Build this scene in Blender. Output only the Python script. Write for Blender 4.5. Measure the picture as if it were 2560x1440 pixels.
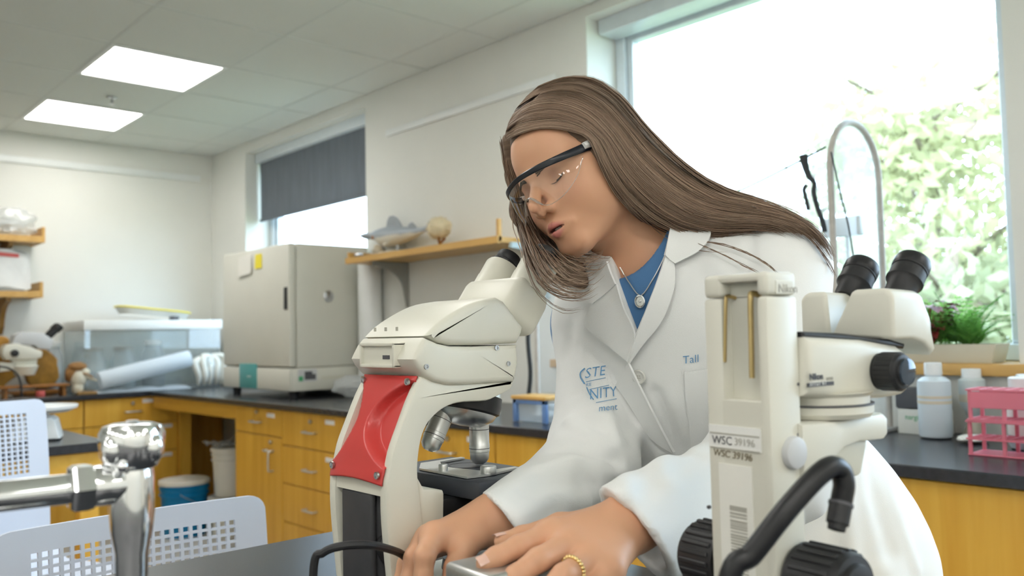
import bpy, bmesh, math, random
import numpy as np
from mathutils import Vector, Matrix, Euler
for _o in list(bpy.data.objects): bpy.data.objects.remove(_o, do_unlink=True)
random.seed(7); np.random.seed(7)
SC = bpy.context.scene
COL = SC.collection
PI = math.pi
# ------------------------------------------------------------------ camera
CAMZ = 1.25
F_PX, YAW, PITCH, ROLL = 2145.4, 0.738561, 0.0533517, -0.0214974
_fw = np.array([math.sin(YAW)*math.cos(PITCH), math.cos(YAW)*math.cos(PITCH), math.sin(PITCH)])
_r0 = np.array([math.cos(YAW), -math.sin(YAW), 0.0]); _u0 = np.cross(_r0, _fw)
CR = _r0*math.cos(ROLL)+_u0*math.sin(ROLL); CU = -_r0*math.sin(ROLL)+_u0*math.cos(ROLL); CF = _fw
CAM = np.array([0, 0, CAMZ])
cam_data = bpy.data.cameras.new('camera'); cam = bpy.data.objects.new('camera', cam_data); COL.objects.link(cam)
cam.matrix_world = Matrix(((CR[0], CU[0], -CF[0], 0), (CR[1], CU[1], -CF[1], 0), (CR[2], CU[2], -CF[2], CAMZ), (0, 0, 0, 1)))
cam_data.sensor_width = 36.0; cam_data.lens = F_PX/2560*36.0; cam_data.clip_start = 0.02; cam_data.clip_end = 300
cam_data.dof.use_dof = True; cam_data.dof.focus_distance = 1.10; cam_data.dof.aperture_fstop = 5.4
SC.camera = cam
# ------------------------------------------------------------------ sky and exposure
world = bpy.data.worlds.new('sky'); SC.world = world; world.use_nodes = True
_bg = world.node_tree.nodes['Background']; _bg.inputs[0].default_value = (0.60, 0.78, 1.0, 1); _bg.inputs[1].default_value = 8.0
SC.view_settings.view_transform = 'Standard'; SC.view_settings.look = 'None'
SC.view_settings.gamma = 1.0; SC.view_settings.exposure = 0.38; SC.view_settings.use_curve_mapping = False
try:
    SC.cycles.use_denoising = True; SC.cycles.max_bounces = 10; SC.cycles.transparent_max_bounces = 24
    SC.cycles.caustics_reflective = False; SC.cycles.caustics_refractive = False; SC.cycles.sample_clamp_indirect = 6.0
except Exception: pass
SUNL = bpy.data.lights.new('sun', 'SUN'); SUNL.energy = 2.5; SUNL.angle = 0.03; SUNL.color = (1, 0.96, 0.88)
SUNO = bpy.data.objects.new('sun', SUNL); COL.objects.link(SUNO); SUNO.rotation_euler = (math.radians(50), 0, math.radians(-65))
PANEL_EMIT = 10.0
for _y, _w, _z, _h in ((1.72, 1.68, 1.9, 1.5), (5.2, 1.6, 1.85, 1.5), (-.67, 1.8, 1.9, 1.5)):     # the windows, as portals for the sky's light
    _l = bpy.data.lights.new('window_portal', 'AREA'); _l.shape = 'RECTANGLE'; _l.size = _w; _l.size_y = _h; _l.cycles.is_portal = True
    _p = bpy.data.objects.new('window_portal', _l); COL.objects.link(_p); _p.location = (3.10, _y, _z); _p.rotation_euler = (0, math.radians(90), 0); _p.rotation_euler = Euler((math.radians(90), 0, math.radians(90)))

# ------------------------------------------------------------------ pixel geometry (where things of the photograph stand in the room)
def ray(x, y): return CF+CR*(x-1280)/F_PX-CU*(y-720)/F_PX
def W(x, y, D): return CAM+ray(x, y)*D
def onX(x, y, X): d = ray(x, y); return CAM+d*(X/d[0])
def onY(x, y, Y): d = ray(x, y); return CAM+d*(Y/d[1])
def onZ(x, y, Z): d = ray(x, y); return CAM+d*((Z-CAMZ)/d[2])
# ------------------------------------------------------------------ materials
MATS = {}
def _nt(name):
    m = bpy.data.materials.new(name); m.use_nodes = True; MATS[name] = m
    return m, m.node_tree, m.node_tree.nodes['Principled BSDF']
def pmat(name, col, rough=0.5, metal=0.0, spec=0.5, noise=0.0, nscale=40.0, bump=0.0, bscale=200.0, trans=0.0, ior=1.45, alpha=1.0, sss=0.0, sssr=(1, .3, .15), coat=0.0, emit=0.0, ecol=None, sheen=0.0, stretch=None):
    m, t, b = _nt(name); n, l = t.nodes, t.links
    c = (*col, 1)
    b.inputs['Base Color'].default_value = c; b.inputs['Roughness'].default_value = rough; b.inputs['Metallic'].default_value = metal
    b.inputs['Specular IOR Level'].default_value = spec; b.inputs['IOR'].default_value = ior
    b.inputs['Transmission Weight'].default_value = trans; b.inputs['Alpha'].default_value = alpha
    if sss: b.inputs['Subsurface Weight'].default_value = sss; b.inputs['Subsurface Radius'].default_value = sssr; b.inputs['Subsurface Scale'].default_value = 0.006
    if coat: b.inputs['Coat Weight'].default_value = coat; b.inputs['Coat Roughness'].default_value = 0.08
    if sheen: b.inputs['Sheen Weight'].default_value = sheen
    if emit: b.inputs['Emission Color'].default_value = (*(ecol or col), 1); b.inputs['Emission Strength'].default_value = emit
    if noise or bump:
        tc = n.new('ShaderNodeTexCoord'); mp = n.new('ShaderNodeMapping'); l.new(tc.outputs['Object'], mp.inputs[0])
        if stretch: mp.inputs['Scale'].default_value = stretch
    if noise:
        nz = n.new('ShaderNodeTexNoise'); nz.inputs['Scale'].default_value = nscale; nz.inputs['Detail'].default_value = 5; l.new(mp.outputs[0], nz.inputs[0])
        rp = n.new('ShaderNodeValToRGB'); e = rp.color_ramp.elements; e[0].position = 0.3; e[1].position = 0.7
        e[0].color = (*[max(0, v*(1-noise)) for v in col], 1); e[1].color = (*[min(1, v*(1+noise)) for v in col], 1)
        l.new(nz.outputs[0], rp.inputs[0]); l.new(rp.outputs[0], b.inputs['Base Color'])
    if bump:
        nb = n.new('ShaderNodeTexNoise'); nb.inputs['Scale'].default_value = bscale; nb.inputs['Detail'].default_value = 4; l.new(mp.outputs[0], nb.inputs[0])
        bp = n.new('ShaderNodeBump'); bp.inputs['Strength'].default_value = bump; bp.inputs['Distance'].default_value = 0.002
        l.new(nb.outputs[0], bp.inputs['Height']); l.new(bp.outputs[0], b.inputs['Normal'])
    return m
def woodmat(name, c1, c2, axis=2, rough=0.42, sc=9.0):
    m, t, b = _nt(name); n, l = t.nodes, t.links
    tc = n.new('ShaderNodeTexCoord'); mp = n.new('ShaderNodeMapping'); l.new(tc.outputs['Object'], mp.inputs[0])
    s = [sc*1.6]*3; s[axis] = sc*0.12; mp.inputs['Scale'].default_value = s
    nz = n.new('ShaderNodeTexNoise'); nz.inputs['Scale'].default_value = 1.6; nz.inputs['Detail'].default_value = 7; nz.inputs['Distortion'].default_value = 0.6; l.new(mp.outputs[0], nz.inputs[0])
    rp = n.new('ShaderNodeValToRGB'); e = rp.color_ramp.elements; e[0].position = 0.32; e[1].position = 0.68; e[0].color = (*c1, 1); e[1].color = (*c2, 1)
    l.new(nz.outputs[0], rp.inputs[0]); l.new(rp.outputs[0], b.inputs['Base Color']); b.inputs['Roughness'].default_value = rough
    return m
def clearmat(name, tint, base=0.06, edge=0.6, rough=0.03, haze=0.0):
    """thin clear sheet: see-through face on, mirror-like at grazing angles, optional milky haze"""
    m, t, b = _nt(name); n, l = t.nodes, t.links; n.remove(b)
    out = n['Material Output']; tr = n.new('ShaderNodeBsdfTransparent'); tr.inputs[0].default_value = (*tint, 1)
    gl = n.new('ShaderNodeBsdfGlossy'); gl.inputs['Roughness'].default_value = rough; gl.inputs[0].default_value = (1, 1, 1, 1)
    lw = n.new('ShaderNodeLayerWeight'); lw.inputs[0].default_value = 0.5
    pw = n.new('ShaderNodeMath'); pw.operation = 'POWER'; l.new(lw.outputs['Facing'], pw.inputs[0]); pw.inputs[1].default_value = 4.0
    fr = n.new('ShaderNodeMath'); fr.operation = 'MULTIPLY_ADD'; l.new(pw.outputs[0], fr.inputs[0]); fr.inputs[1].default_value = edge; fr.inputs[2].default_value = base*.5
    mx = n.new('ShaderNodeMixShader'); l.new(fr.outputs[0], mx.inputs[0]); l.new(tr.outputs[0], mx.inputs[1]); l.new(gl.outputs[0], mx.inputs[2])
    last = mx
    if haze:
        df = n.new('ShaderNodeBsdfDiffuse'); df.inputs[0].default_value = (.92, .95, .97, 1); tl = n.new('ShaderNodeBsdfTranslucent'); tl.inputs[0].default_value = (.92, .95, .97, 1)
        ad = n.new('ShaderNodeMixShader'); ad.inputs[0].default_value = 0.5; l.new(df.outputs[0], ad.inputs[1]); l.new(tl.outputs[0], ad.inputs[2])
        m2 = n.new('ShaderNodeMixShader'); m2.inputs[0].default_value = haze; l.new(mx.outputs[0], m2.inputs[1]); l.new(ad.outputs[0], m2.inputs[2]); last = m2
    l.new(last.outputs[0], out.inputs[0])
    return m
def vcolmat(name, attr, rough=0.5, spec=0.4, sss=0.0, aniso=0.0, bump=0.0, bscale=300):
    m, t, b = _nt(name); n, l = t.nodes, t.links
    a = n.new('ShaderNodeAttribute'); a.attribute_name = attr; l.new(a.outputs['Color'], b.inputs['Base Color'])
    b.inputs['Roughness'].default_value = rough; b.inputs['Specular IOR Level'].default_value = spec
    if sss: b.inputs['Subsurface Weight'].default_value = sss; b.inputs['Subsurface Radius'].default_value = (1, .35, .2); b.inputs['Subsurface Scale'].default_value = 0.005
    if bump:
        tc = n.new('ShaderNodeTexCoord'); nb = n.new('ShaderNodeTexNoise'); nb.inputs['Scale'].default_value = bscale; nb.inputs['Detail'].default_value = 4; l.new(tc.outputs['Object'], nb.inputs[0])
        bp = n.new('ShaderNodeBump'); bp.inputs['Strength'].default_value = bump; bp.inputs['Distance'].default_value = 0.001
        l.new(nb.outputs[0], bp.inputs['Height']); l.new(bp.outputs[0], b.inputs['Normal'])
    return m
clearmat('pane', (.97, .99, .98))
pmat('wall', (.80, .80, .755), .75, noise=.015, nscale=3, bump=.12, bscale=260)
pmat('ceil', (.74, .76, .73), .9, noise=.03, nscale=160, bump=.3, bscale=420)
pmat('tbar', (.66, .68, .65), .5, noise=.02)
pmat('trimwhite', (.84, .86, .85), .4, noise=.015, nscale=12)
pmat('floor', (.56, .55, .52), .35, noise=.12, nscale=70)
pmat('alu', (.70, .76, .80), .4, metal=.15, noise=.03, nscale=20)
pmat('blind', (.15, .17, .20), .7, noise=.12, nscale=7, stretch=(1, 6, .4), bump=.2, bscale=900)
pmat('epoxy', (.026, .028, .034), .26, noise=.18, nscale=60, bump=.05, bscale=300)
pmat('epoxyedge', (.022, .022, .024), .45, noise=.15, nscale=90)
woodmat('maple', (.66, .345, .036), (.76, .44, .062), 2)
woodmat('maple_h', (.66, .345, .036), (.76, .44, .062), 1)
woodmat('shelfwood', (.58, .33, .09), (.70, .43, .14), 1)
woodmat('darkwood', (.30, .16, .04), (.40, .22, .07), 2)
pmat('chrome', (.80, .81, .82), .10, metal=1, noise=.02, nscale=9)
pmat('steel', (.55, .56, .57), .3, metal=1, noise=.05, nscale=60)
pmat('satin', (.66, .67, .66), .36, metal=.9, noise=.04, nscale=40)
pmat('brass', (.55, .42, .20), .28, metal=1, noise=.05)
pmat('goldring', (.83, .62, .28), .22, metal=1, noise=.03)
pmat('label', (.86, .86, .83), .5, noise=.02, nscale=30)
pmat('ivory', (.73, .715, .62), .38, noise=.02, nscale=6)
pmat('ivory2', (.66, .645, .55), .42, noise=.02, nscale=6)
pmat('greyplastic', (.60, .61, .62), .42, noise=.02, nscale=6)
pmat('red', (.62, .055, .05), .36, noise=.04, nscale=10, coat=.15)
pmat('blackplastic', (.014, .014, .016), .38, noise=.1, nscale=30)
pmat('blackrubber', (.02, .02, .022), .5, noise=.12, nscale=50, bump=.05)
pmat('stageblack', (.045, .05, .062), .40, noise=.06, nscale=40)
pmat('glasslens', (.05, .07, .10), .03, metal=.3, noise=.02)
pmat('ink', (.09, .09, .10), .5, noise=.05)
pmat('inkfaint', (.42, .41, .36), .6, noise=.05)
pmat('handink', (.23, .19, .12), .6, noise=.08)
pmat('chairwhite', (.60, .655, .76), .45, noise=.02, nscale=8)
pmat('chairblue', (.10, .2, .42), .5, noise=.05)
pmat('bucketblue', (.0, .20, .46), .35, noise=.04, nscale=8)
pmat('bucketwhite', (.78, .77, .70), .38, noise=.02, nscale=8)
pmat('teal', (.09, .36, .36), .4, noise=.03)
pmat('yellownote', (.90, .76, .05), .6, noise=.03)
pmat('paper', (.83, .82, .76), .7, noise=.02, nscale=20)
pmat('green', (.08, .42, .18), .5, noise=.05)
# ------------------------------------------------------------------ mesh helpers
def nrm(v): v = np.asarray(v, float); return v/max(1e-12, np.linalg.norm(v))
class MB:
    """collects shapes for ONE mesh"""
    def __init__(s): s.v = []; s.f = []
    def add(s, vs, fs):
        o = len(s.v); s.v += [tuple(map(float, p)) for p in vs]; s.f += [tuple(i+o for i in q) for q in fs]; return s
    def bm(s, bm):
        bm.verts.ensure_lookup_table(); bm.verts.index_update()
        r = s.add([v.co for v in bm.verts], [[v.index for v in f.verts] for f in bm.faces]); bm.free(); return r
    def box(s, lo, hi, bev=0.0, seg=2, M=None):
        lo = np.array(lo, float); hi = np.array(hi, float); lo, hi = np.minimum(lo, hi), np.maximum(lo, hi)
        b = bmesh.new(); bmesh.ops.create_cube(b, size=1.0)
        for v in b.verts: v.co = Vector([(lo[i]+hi[i])/2+v.co[i]*(hi[i]-lo[i]) for i in range(3)])
        if bev > 0:
            bmesh.ops.bevel(b, geom=list(b.edges), offset=min(bev, 0.45*float(min(hi-lo))), segments=seg, affect='EDGES', profile=0.5)
        if M is not None: bmesh.ops.transform(b, matrix=M, verts=b.verts)
        return s.bm(b)
    def prism(s, pts, axis, a, b, bev=0.0, seg=2, M=None):
        """polygon (list of 2D) extruded along axis from a to b; the 2D coords are the two other axes in xyz order"""
        bm_ = bmesh.new(); ax = 'xyz'.index(axis); oth = [i for i in range(3) if i != ax]
        vs = []
        for q in pts:
            co = [0, 0, 0]; co[oth[0]] = q[0]; co[oth[1]] = q[1]; co[ax] = a; vs.append(bm_.verts.new(co))
        f = bm_.faces.new(vs); ex = bmesh.ops.extrude_face_region(bm_, geom=[f])
        for g in ex['geom']:
            if isinstance(g, bmesh.types.BMVert): g.co[ax] = b
        bmesh.ops.recalc_face_normals(bm_, faces=bm_.faces)
        if bev > 0: 
            caps = [e for e in bm_.edges if abs(e.verts[0].co[ax]-e.verts[1].co[ax]) < 1e-7]
            bmesh.ops.bevel(bm_, geom=caps, offset=bev, segments=seg, affect='EDGES', profile=0.5)
        bmesh.ops.triangulate(bm_, faces=[f for f in bm_.faces if len(f.verts) > 4])
        if M is not None: bmesh.ops.transform(bm_, matrix=M, verts=bm_.verts)
        return s.bm(bm_)
    def lathe(s, prof, M=None, n=28, a0=0.0, a1=2*PI):
        """profile [(r,z)...] turned about z"""
        full = abs(a1-a0-2*PI) < 1e-6; k = n if full else n+1; vs = []; fs = []; N = len(prof)
        for i in range(k):
            a = a0+(a1-a0)*i/n
            for (r, z) in prof: vs.append(Vector((r*math.cos(a), r*math.sin(a), z)))
        for i in range(n):
            j = (i+1) % k
            for q in range(N-1): fs.append((i*N+q, j*N+q, j*N+q+1, i*N+q+1))
        if M is not None: vs = [M @ v for v in vs]
        return s.add(vs, fs)
    def cyl(s, a, b, r, r2=None, n=20, caps=True, bev=0.0):
        a = np.array(a, float); b = np.array(b, float); L = float(np.linalg.norm(b-a)); r2 = r if r2 is None else r2
        z = Vector((b-a)/L); M = Matrix.Translation(Vector(a)) @ z.to_track_quat('Z', 'Y').to_matrix().to_4x4()
        if bev: pr = [(0, 0), (r-bev, 0), (r-bev*.3, bev*.3), (r, bev), (r2, L-bev), (r2-bev*.3, L-bev*.3), (r2-bev, L), (0, L)]
        else: pr = ([(0, 0)] if caps else [])+[(r, 0), (r2, L)]+([(0, L)] if caps else [])
        return s.lathe(pr, M, n)
    def tube(s, pts, r, n=8, caps=True, closed=False):
        P = [np.array(q, float) for q in pts]; m = len(P); R_ = r if hasattr(r, '__len__') else [r]*m
        vs = []; fs = []; ref = None
        for i in range(m):
            t = nrm((P[(i+1) % m]-P[i-1]) if closed else (P[min(i+1, m-1)]-P[max(i-1, 0)]))
            if ref is None:
                ref = np.cross(t, [0, 0, 1.0]); 
                if np.linalg.norm(ref) < 1e-3: ref = np.cross(t, [0, 1.0, 0])
            ref = nrm(ref-t*np.dot(ref, t)); bi = np.cross(t, ref)
            for k in range(n):
                a = 2*PI*k/n; vs.append(P[i]+(ref*math.cos(a)+bi*math.sin(a))*R_[i])
        for i in range(m if closed else m-1):
            j = (i+1) % m
            for k in range(n):
                q = (k+1) % n; fs.append((i*n+k, i*n+q, j*n+q, j*n+k))
        if caps and not closed: fs.append(tuple(range(n))[::-1]); fs.append(tuple((m-1)*n+k for k in range(n)))
        return s.add(vs, fs)
    def sphere(s, c, r, n=14, m=8, M=None):
        r = np.array(r if hasattr(r, '__len__') else [r]*3, float); pr = []
        vs = []; fs = []
        for j in range(m+1):
            ph = -PI/2+PI*j/m
            for i in range(n):
                a = 2*PI*i/n; q = Vector((r[0]*math.cos(ph)*math.cos(a), r[1]*math.cos(ph)*math.sin(a), r[2]*math.sin(ph)))
                if M is not None: q = M @ q
                vs.append((q[0]+c[0], q[1]+c[1], q[2]+c[2]))
        for j in range(m):
            for i in range(n):
                k = (i+1) % n; fs.append((j*n+i, j*n+k, (j+1)*n+k, (j+1)*n+i))
        return s.add(vs, fs)
    def grid(s, G):
        """grid of points [rows][cols]"""
        nr, nc = len(G), len(G[0]); vs = [p for row in G for p in row]
        return s.add(vs, [(i*nc+j, i*nc+j+1, (i+1)*nc+j+1, (i+1)*nc+j) for i in range(nr-1) for j in range(nc-1)])
    def sheet(s, G, th, nrmfn=None):
        """a grid of points given thickness th along its own normals"""
        G = np.array(G, float); nr, nc = G.shape[:2]
        du = np.gradient(G, axis=0); dv = np.gradient(G, axis=1); N = np.cross(du, dv); N /= np.maximum(1e-12, np.linalg.norm(N, axis=2, keepdims=True))
        A = G+N*th/2; B = G-N*th/2; o = nr*nc
        vs = list(A.reshape(-1, 3))+list(B.reshape(-1, 3)); fs = []
        I = lambda i, j: i*nc+j
        for i in range(nr-1):
            for j in range(nc-1):
                fs.append((I(i, j), I(i+1, j), I(i+1, j+1), I(i, j+1))); fs.append((o+I(i, j), o+I(i, j+1), o+I(i+1, j+1), o+I(i+1, j)))
        for i in range(nr-1):
            fs.append((I(i, 0), o+I(i, 0), o+I(i+1, 0), I(i+1, 0))); fs.append((I(i, nc-1), I(i+1, nc-1), o+I(i+1, nc-1), o+I(i, nc-1)))
        for j in range(nc-1):
            fs.append((I(0, j), I(0, j+1), o+I(0, j+1), o+I(0, j))); fs.append((I(nr-1, j), o+I(nr-1, j), o+I(nr-1, j+1), I(nr-1, j+1)))
        return s.add(vs, fs)
ROOTLOC = {}
def obj(name, mb, mat, parent=None, smooth=True, world=False, auto=35, mesh=None):
    """link ONE mesh object; world=True: the vertices are world coordinates although the parent's base is elsewhere"""
    if mesh is None:
        mesh = bpy.data.meshes.new(name)
        V = np.array(mb.v, float)
        if world and parent is not None: V = V-np.array(ROOTLOC[parent.name])
        mesh.from_pydata(V.tolist(), [], mb.f); mesh.update()
        b = bmesh.new(); b.from_mesh(mesh); bmesh.ops.remove_doubles(b, verts=b.verts, dist=1e-6); bmesh.ops.recalc_face_normals(b, faces=b.faces); b.to_mesh(mesh); b.free()
        mesh.materials.append(MATS[mat])
        if smooth:
            mesh.polygons.foreach_set('use_smooth', [True]*len(mesh.polygons))
            if auto: mesh.set_sharp_from_angle(angle=math.radians(auto))
    o = bpy.data.objects.new(name, mesh); COL.objects.link(o)
    if parent is not None:
        o.parent = parent; ROOTLOC[o.name] = ROOTLOC.get(parent.name, (0, 0, 0))
    else: ROOTLOC[o.name] = (0, 0, 0)
    return o
def thing(name, label, cat, loc=(0, 0, 0), rz=0.0, group=None):
    o = bpy.data.objects.new(name, None); COL.objects.link(o); o.empty_display_size = 0.05
    o.location = loc; o.rotation_euler = (0, 0, rz); ROOTLOC[o.name] = tuple(float(q) for q in loc)
    return tag(o, label, cat, group)
def tag(o, label, cat, group=None):
    o['label'] = label; o['category'] = cat
    if group: o['group'] = group
    return o
def struct(name, mb, mat, label=None, smooth=True):
    o = obj(name, mb, mat, None, smooth); o['kind'] = 'structure'
    if label: o['label'] = label
    return o
def rebase(o):
    """put a one-mesh thing's origin at the centre of its base"""
    co = np.array([v.co for v in o.data.vertices]); c = Vector(((co[:, 0].min()+co[:, 0].max())/2, (co[:, 1].min()+co[:, 1].max())/2, co[:, 2].min()))
    o.data.transform(Matrix.Translation(-c)); o.location = c; return o
def copy_tree(o, parent=None):
    c = o.copy(); COL.objects.link(c); c.parent = parent; ROOTLOC[c.name] = ROOTLOC.get(o.name, (0, 0, 0))
    for ch in list(o.children): copy_tree(ch, c)
    return c
def smoothcurve(pts, n):
    """Catmull-Rom through the points, n samples"""
    P = np.array(pts, float); m = len(P); t = np.linspace(0, m-1, n); out = []
    for q in t:
        i = min(int(q), m-2); u = q-i; p0, p1, p2, p3 = P[max(i-1, 0)], P[i], P[i+1], P[min(i+2, m-1)]
        out.append(0.5*((2*p1)+(-p0+p2)*u+(2*p0-5*p1+4*p2-p3)*u*u+(-p0+3*p1-3*p2+p3)*u**3))
    return np.array(out)
def textmesh(s, size, M, name, mat, parent, depth=0.0003, shear=0.0, bold=0.0, spacing=1.0, world=True, label=None):
    """flat lettering as a thin mesh; M places text plane (x along the line, y up) in the world"""
    cu = bpy.data.curves.new(name, 'FONT'); cu.body = s; cu.size = size; cu.extrude = depth; cu.shear = shear; cu.offset = bold; cu.space_character = spacing; cu.resolution_u = 3
    o = bpy.data.objects.new(name, cu); COL.objects.link(o); dg = bpy.context.evaluated_depsgraph_get(); me = bpy.data.meshes.new_from_object(o.evaluated_get(dg))
    bpy.data.objects.remove(o, do_unlink=True); me.transform(M)
    if world and parent is not None: me.transform(Matrix.Translation(-Vector(ROOTLOC[parent.name])))
    me.materials.clear(); me.materials.append(MATS[mat]); me.name = name
    r = bpy.data.objects.new(name, me); COL.objects.link(r)
    if parent is not None: r.parent = parent; ROOTLOC[r.name] = ROOTLOC[parent.name]
    if label: r['label'] = label
    return r
def frameM(o, x, y):
    x = nrm(x); z = nrm(np.cross(x, y)); y = np.cross(z, x)
    return Matrix(((x[0], y[0], z[0], o[0]), (x[1], y[1], z[1], o[1]), (x[2], y[2], z[2], o[2]), (0, 0, 0, 1)))
# ================================================================== the room
XB, YA, ZC, CT = 2.815, 6.63, 2.713, 0.915          # window wall, back wall, ceiling, counter top height
XL, YN = -4.2, -3.4                                   # walls behind the camera
T = 0.6105
GX = [0.9195*1.463+T*k for k in range(-9, 3)]; GY = [2.56*1.463+T*k for k in range(-11, 5)]   # ceiling grid lines
struct('floor', MB().box((XL-.2, YN-.2, -.1), (XB+.25, YA+.2, 0)), 'floor')
struct('wall_back', MB().box((XL-.15, YA, 0), (XB+.25, YA+.15, ZC+.1)), 'wall')
struct('wall_left', MB().box((XL-.15, YN, 0), (XL, YA, ZC+.1)), 'wall')
struct('wall_near', MB().box((XL-.15, YN-.15, 0), (XB+.25, YN, ZC+.1)), 'wall')
WIN = [(4.38, 6.02, 1.10, 2.64), (0.875, 2.56, 1.10, 2.665), (-1.58, .24, 1.10, 2.665)]
wb = MB(); th = 0.25
wb.box((XB, YN, 0), (XB+th, YA, 1.10)).box((XB, YN, 1.10), (XB+th, -1.58, ZC+.1)).box((XB, .24, 1.10), (XB+th, .875, ZC+.1)).box((XB, -1.58, 2.665), (XB+th, .24, ZC+.1)).box((XB, 2.56, 1.10), (XB+th, 4.38, ZC+.1)).box((XB, 6.02, 1.10), (XB+th, YA, ZC+.1))
wb.box((XB, .875, 2.665), (XB+th, 2.56, ZC+.1)).box((XB, 4.38, 2.64), (XB+th, 6.02, ZC+.1))
struct('wall_right', wb, 'wall')
# ceiling: slab above, T-bar grid and every tile a piece of its own
ceil = struct('ceiling', MB().box((XL-.15, YN-.15, ZC+.02), (XB+.25, YA+.15, ZC+.12)), 'ceil')
panels = {(i, j): 1 for i in (9, 7, 5, 3, 1) for j in (14, 12, 8, 6, 4, 2, 0) if (i in (9, 5, 1) or j in (8, 0)) and (i, j) not in ((9, 6), (5, 6), (5, 14), (1, 14), (1, 12), (9, 4), (5, 12))}
xs = [XL]+[g for g in GX if g > XL+.1]+[XB]; ys = [YN]+[g for g in GY if g > YN+.1 and g < YA-.05]+[YA]
tile_mesh = {}
def lightcell(x, y):
    for (i, j) in panels:
        if abs(GX[i]-x) < .02 and abs(GY[j]-y) < .02: return True
    return False
lights = []
for i in range(len(xs)-1):
    for j in range(len(ys)-1):
        x0, x1, y0, y1 = xs[i], xs[i+1], ys[j], ys[j+1]
        if lightcell(x0, y0): lights.append((x0, y0)); continue
        if i == len(xs)-2 and False: continue
        key = (round(x1-x0, 3), round(y1-y0, 3))
        if key not in tile_mesh:
            o = obj('ceiling_tile', MB().box((.004, .004, 0), (x1-x0-.004, y1-y0-.004, .018), .003, 1), 'ceil', ceil, smooth=False); tile_mesh[key] = o.data
        else: o = obj('ceiling_tile', None, None, ceil, mesh=tile_mesh[key])
        o.location = (x0, y0, ZC+.001)
gm = MB()
for x in xs[1:-1]: gm.box((x-.0075, YN, ZC-.001), (x+.0075, YA, ZC+.0015))
for y in ys[1:-1]: gm.box((XL, y-.0075, ZC-.0012), (XB, y+.0075, ZC+.0013))
obj('grid_bar', gm, 'tbar', ceil, smooth=False)
# ceiling light panels
def mk_emit(name, col, s):
    m = bpy.data.materials.new(name); m.use_nodes = True; t = m.node_tree; t.nodes.remove(t.nodes['Principled BSDF'])
    e = t.nodes.new('ShaderNodeEmission'); e.inputs[0].default_value = (*col, 1); e.inputs[1].default_value = s; t.links.new(e.outputs[0], t.nodes['Material Output'].inputs[0]); MATS[name] = m
mk_emit('panelglow', (1.0, .975, .93), PANEL_EMIT)
inview = {}
for (x0, y0) in sorted(lights, key=lambda q: (-q[0], -q[1])):
    c = (x0+T/2, y0+T/2, ZC)
    if abs(x0-GX[9]) < .02 and y0 > 4: lab = 'lit square ceiling panel '+('nearest the back wall' if y0 > 5.2 else 'farther from the back wall, larger of the two')
    else: lab = 'lit square ceiling panel outside the view of the photo'
    t = thing('ceiling_light', lab, 'ceiling light', c, 0, 'ceiling light panels')
    h = T/2-.008; fr = MB()
    for a in (-1, 1):
        fr.box((a*h, -h, -.006), (a*(h-.022), h, .014)); fr.box((-h+.022, a*h, -.006), (h-.022, a*(h-.022), .014))
    obj('frame', fr, 'trimwhite', t, smooth=False)
    obj('diffuser', MB().box((-h+.022, -h+.022, -.002), (h-.022, h-.022, .006)), 'panelglow', t, smooth=False)
# sprinkler head on the tile between the two lit panels
sp = onZ(280, 243, ZC)
t = thing('sprinkler', 'small dark sprinkler head on the ceiling between the lit panels', 'sprinkler', (sp[0], sp[1], ZC))
obj('escutcheon', MB().lathe([(0, 0), (.03, 0), (.026, -.008), (0, -.01)]), 'steel', t)
m_ = MB().cyl((0, 0, -.008), (0, 0, -.035), .008).lathe([(0, -.045), (.02, -.045), (.02, -.042), (0, -.042)])
for a in (-1, 1): m_.tube([(0, a*.008, -.02), (0, a*.014, -.032), (0, 0, -.044)], .0025, 6)
obj('nozzle', m_, 'steel', t)
# rails high on the walls
def rail(name, lo, hi): struct(name, MB().box(lo, hi, .004), 'trimwhite')
rail('trim_1', (XL, YA-.018, 2.498), (2.72, YA-.001, 2.548)); rail('trim_2', (XB-.016, 2.75, 2.412), (XB-.001, 4.14, 2.452))
rail('baseboard_back', (XL, YA-.012, 0), (XB, YA-.001, .1))
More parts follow.
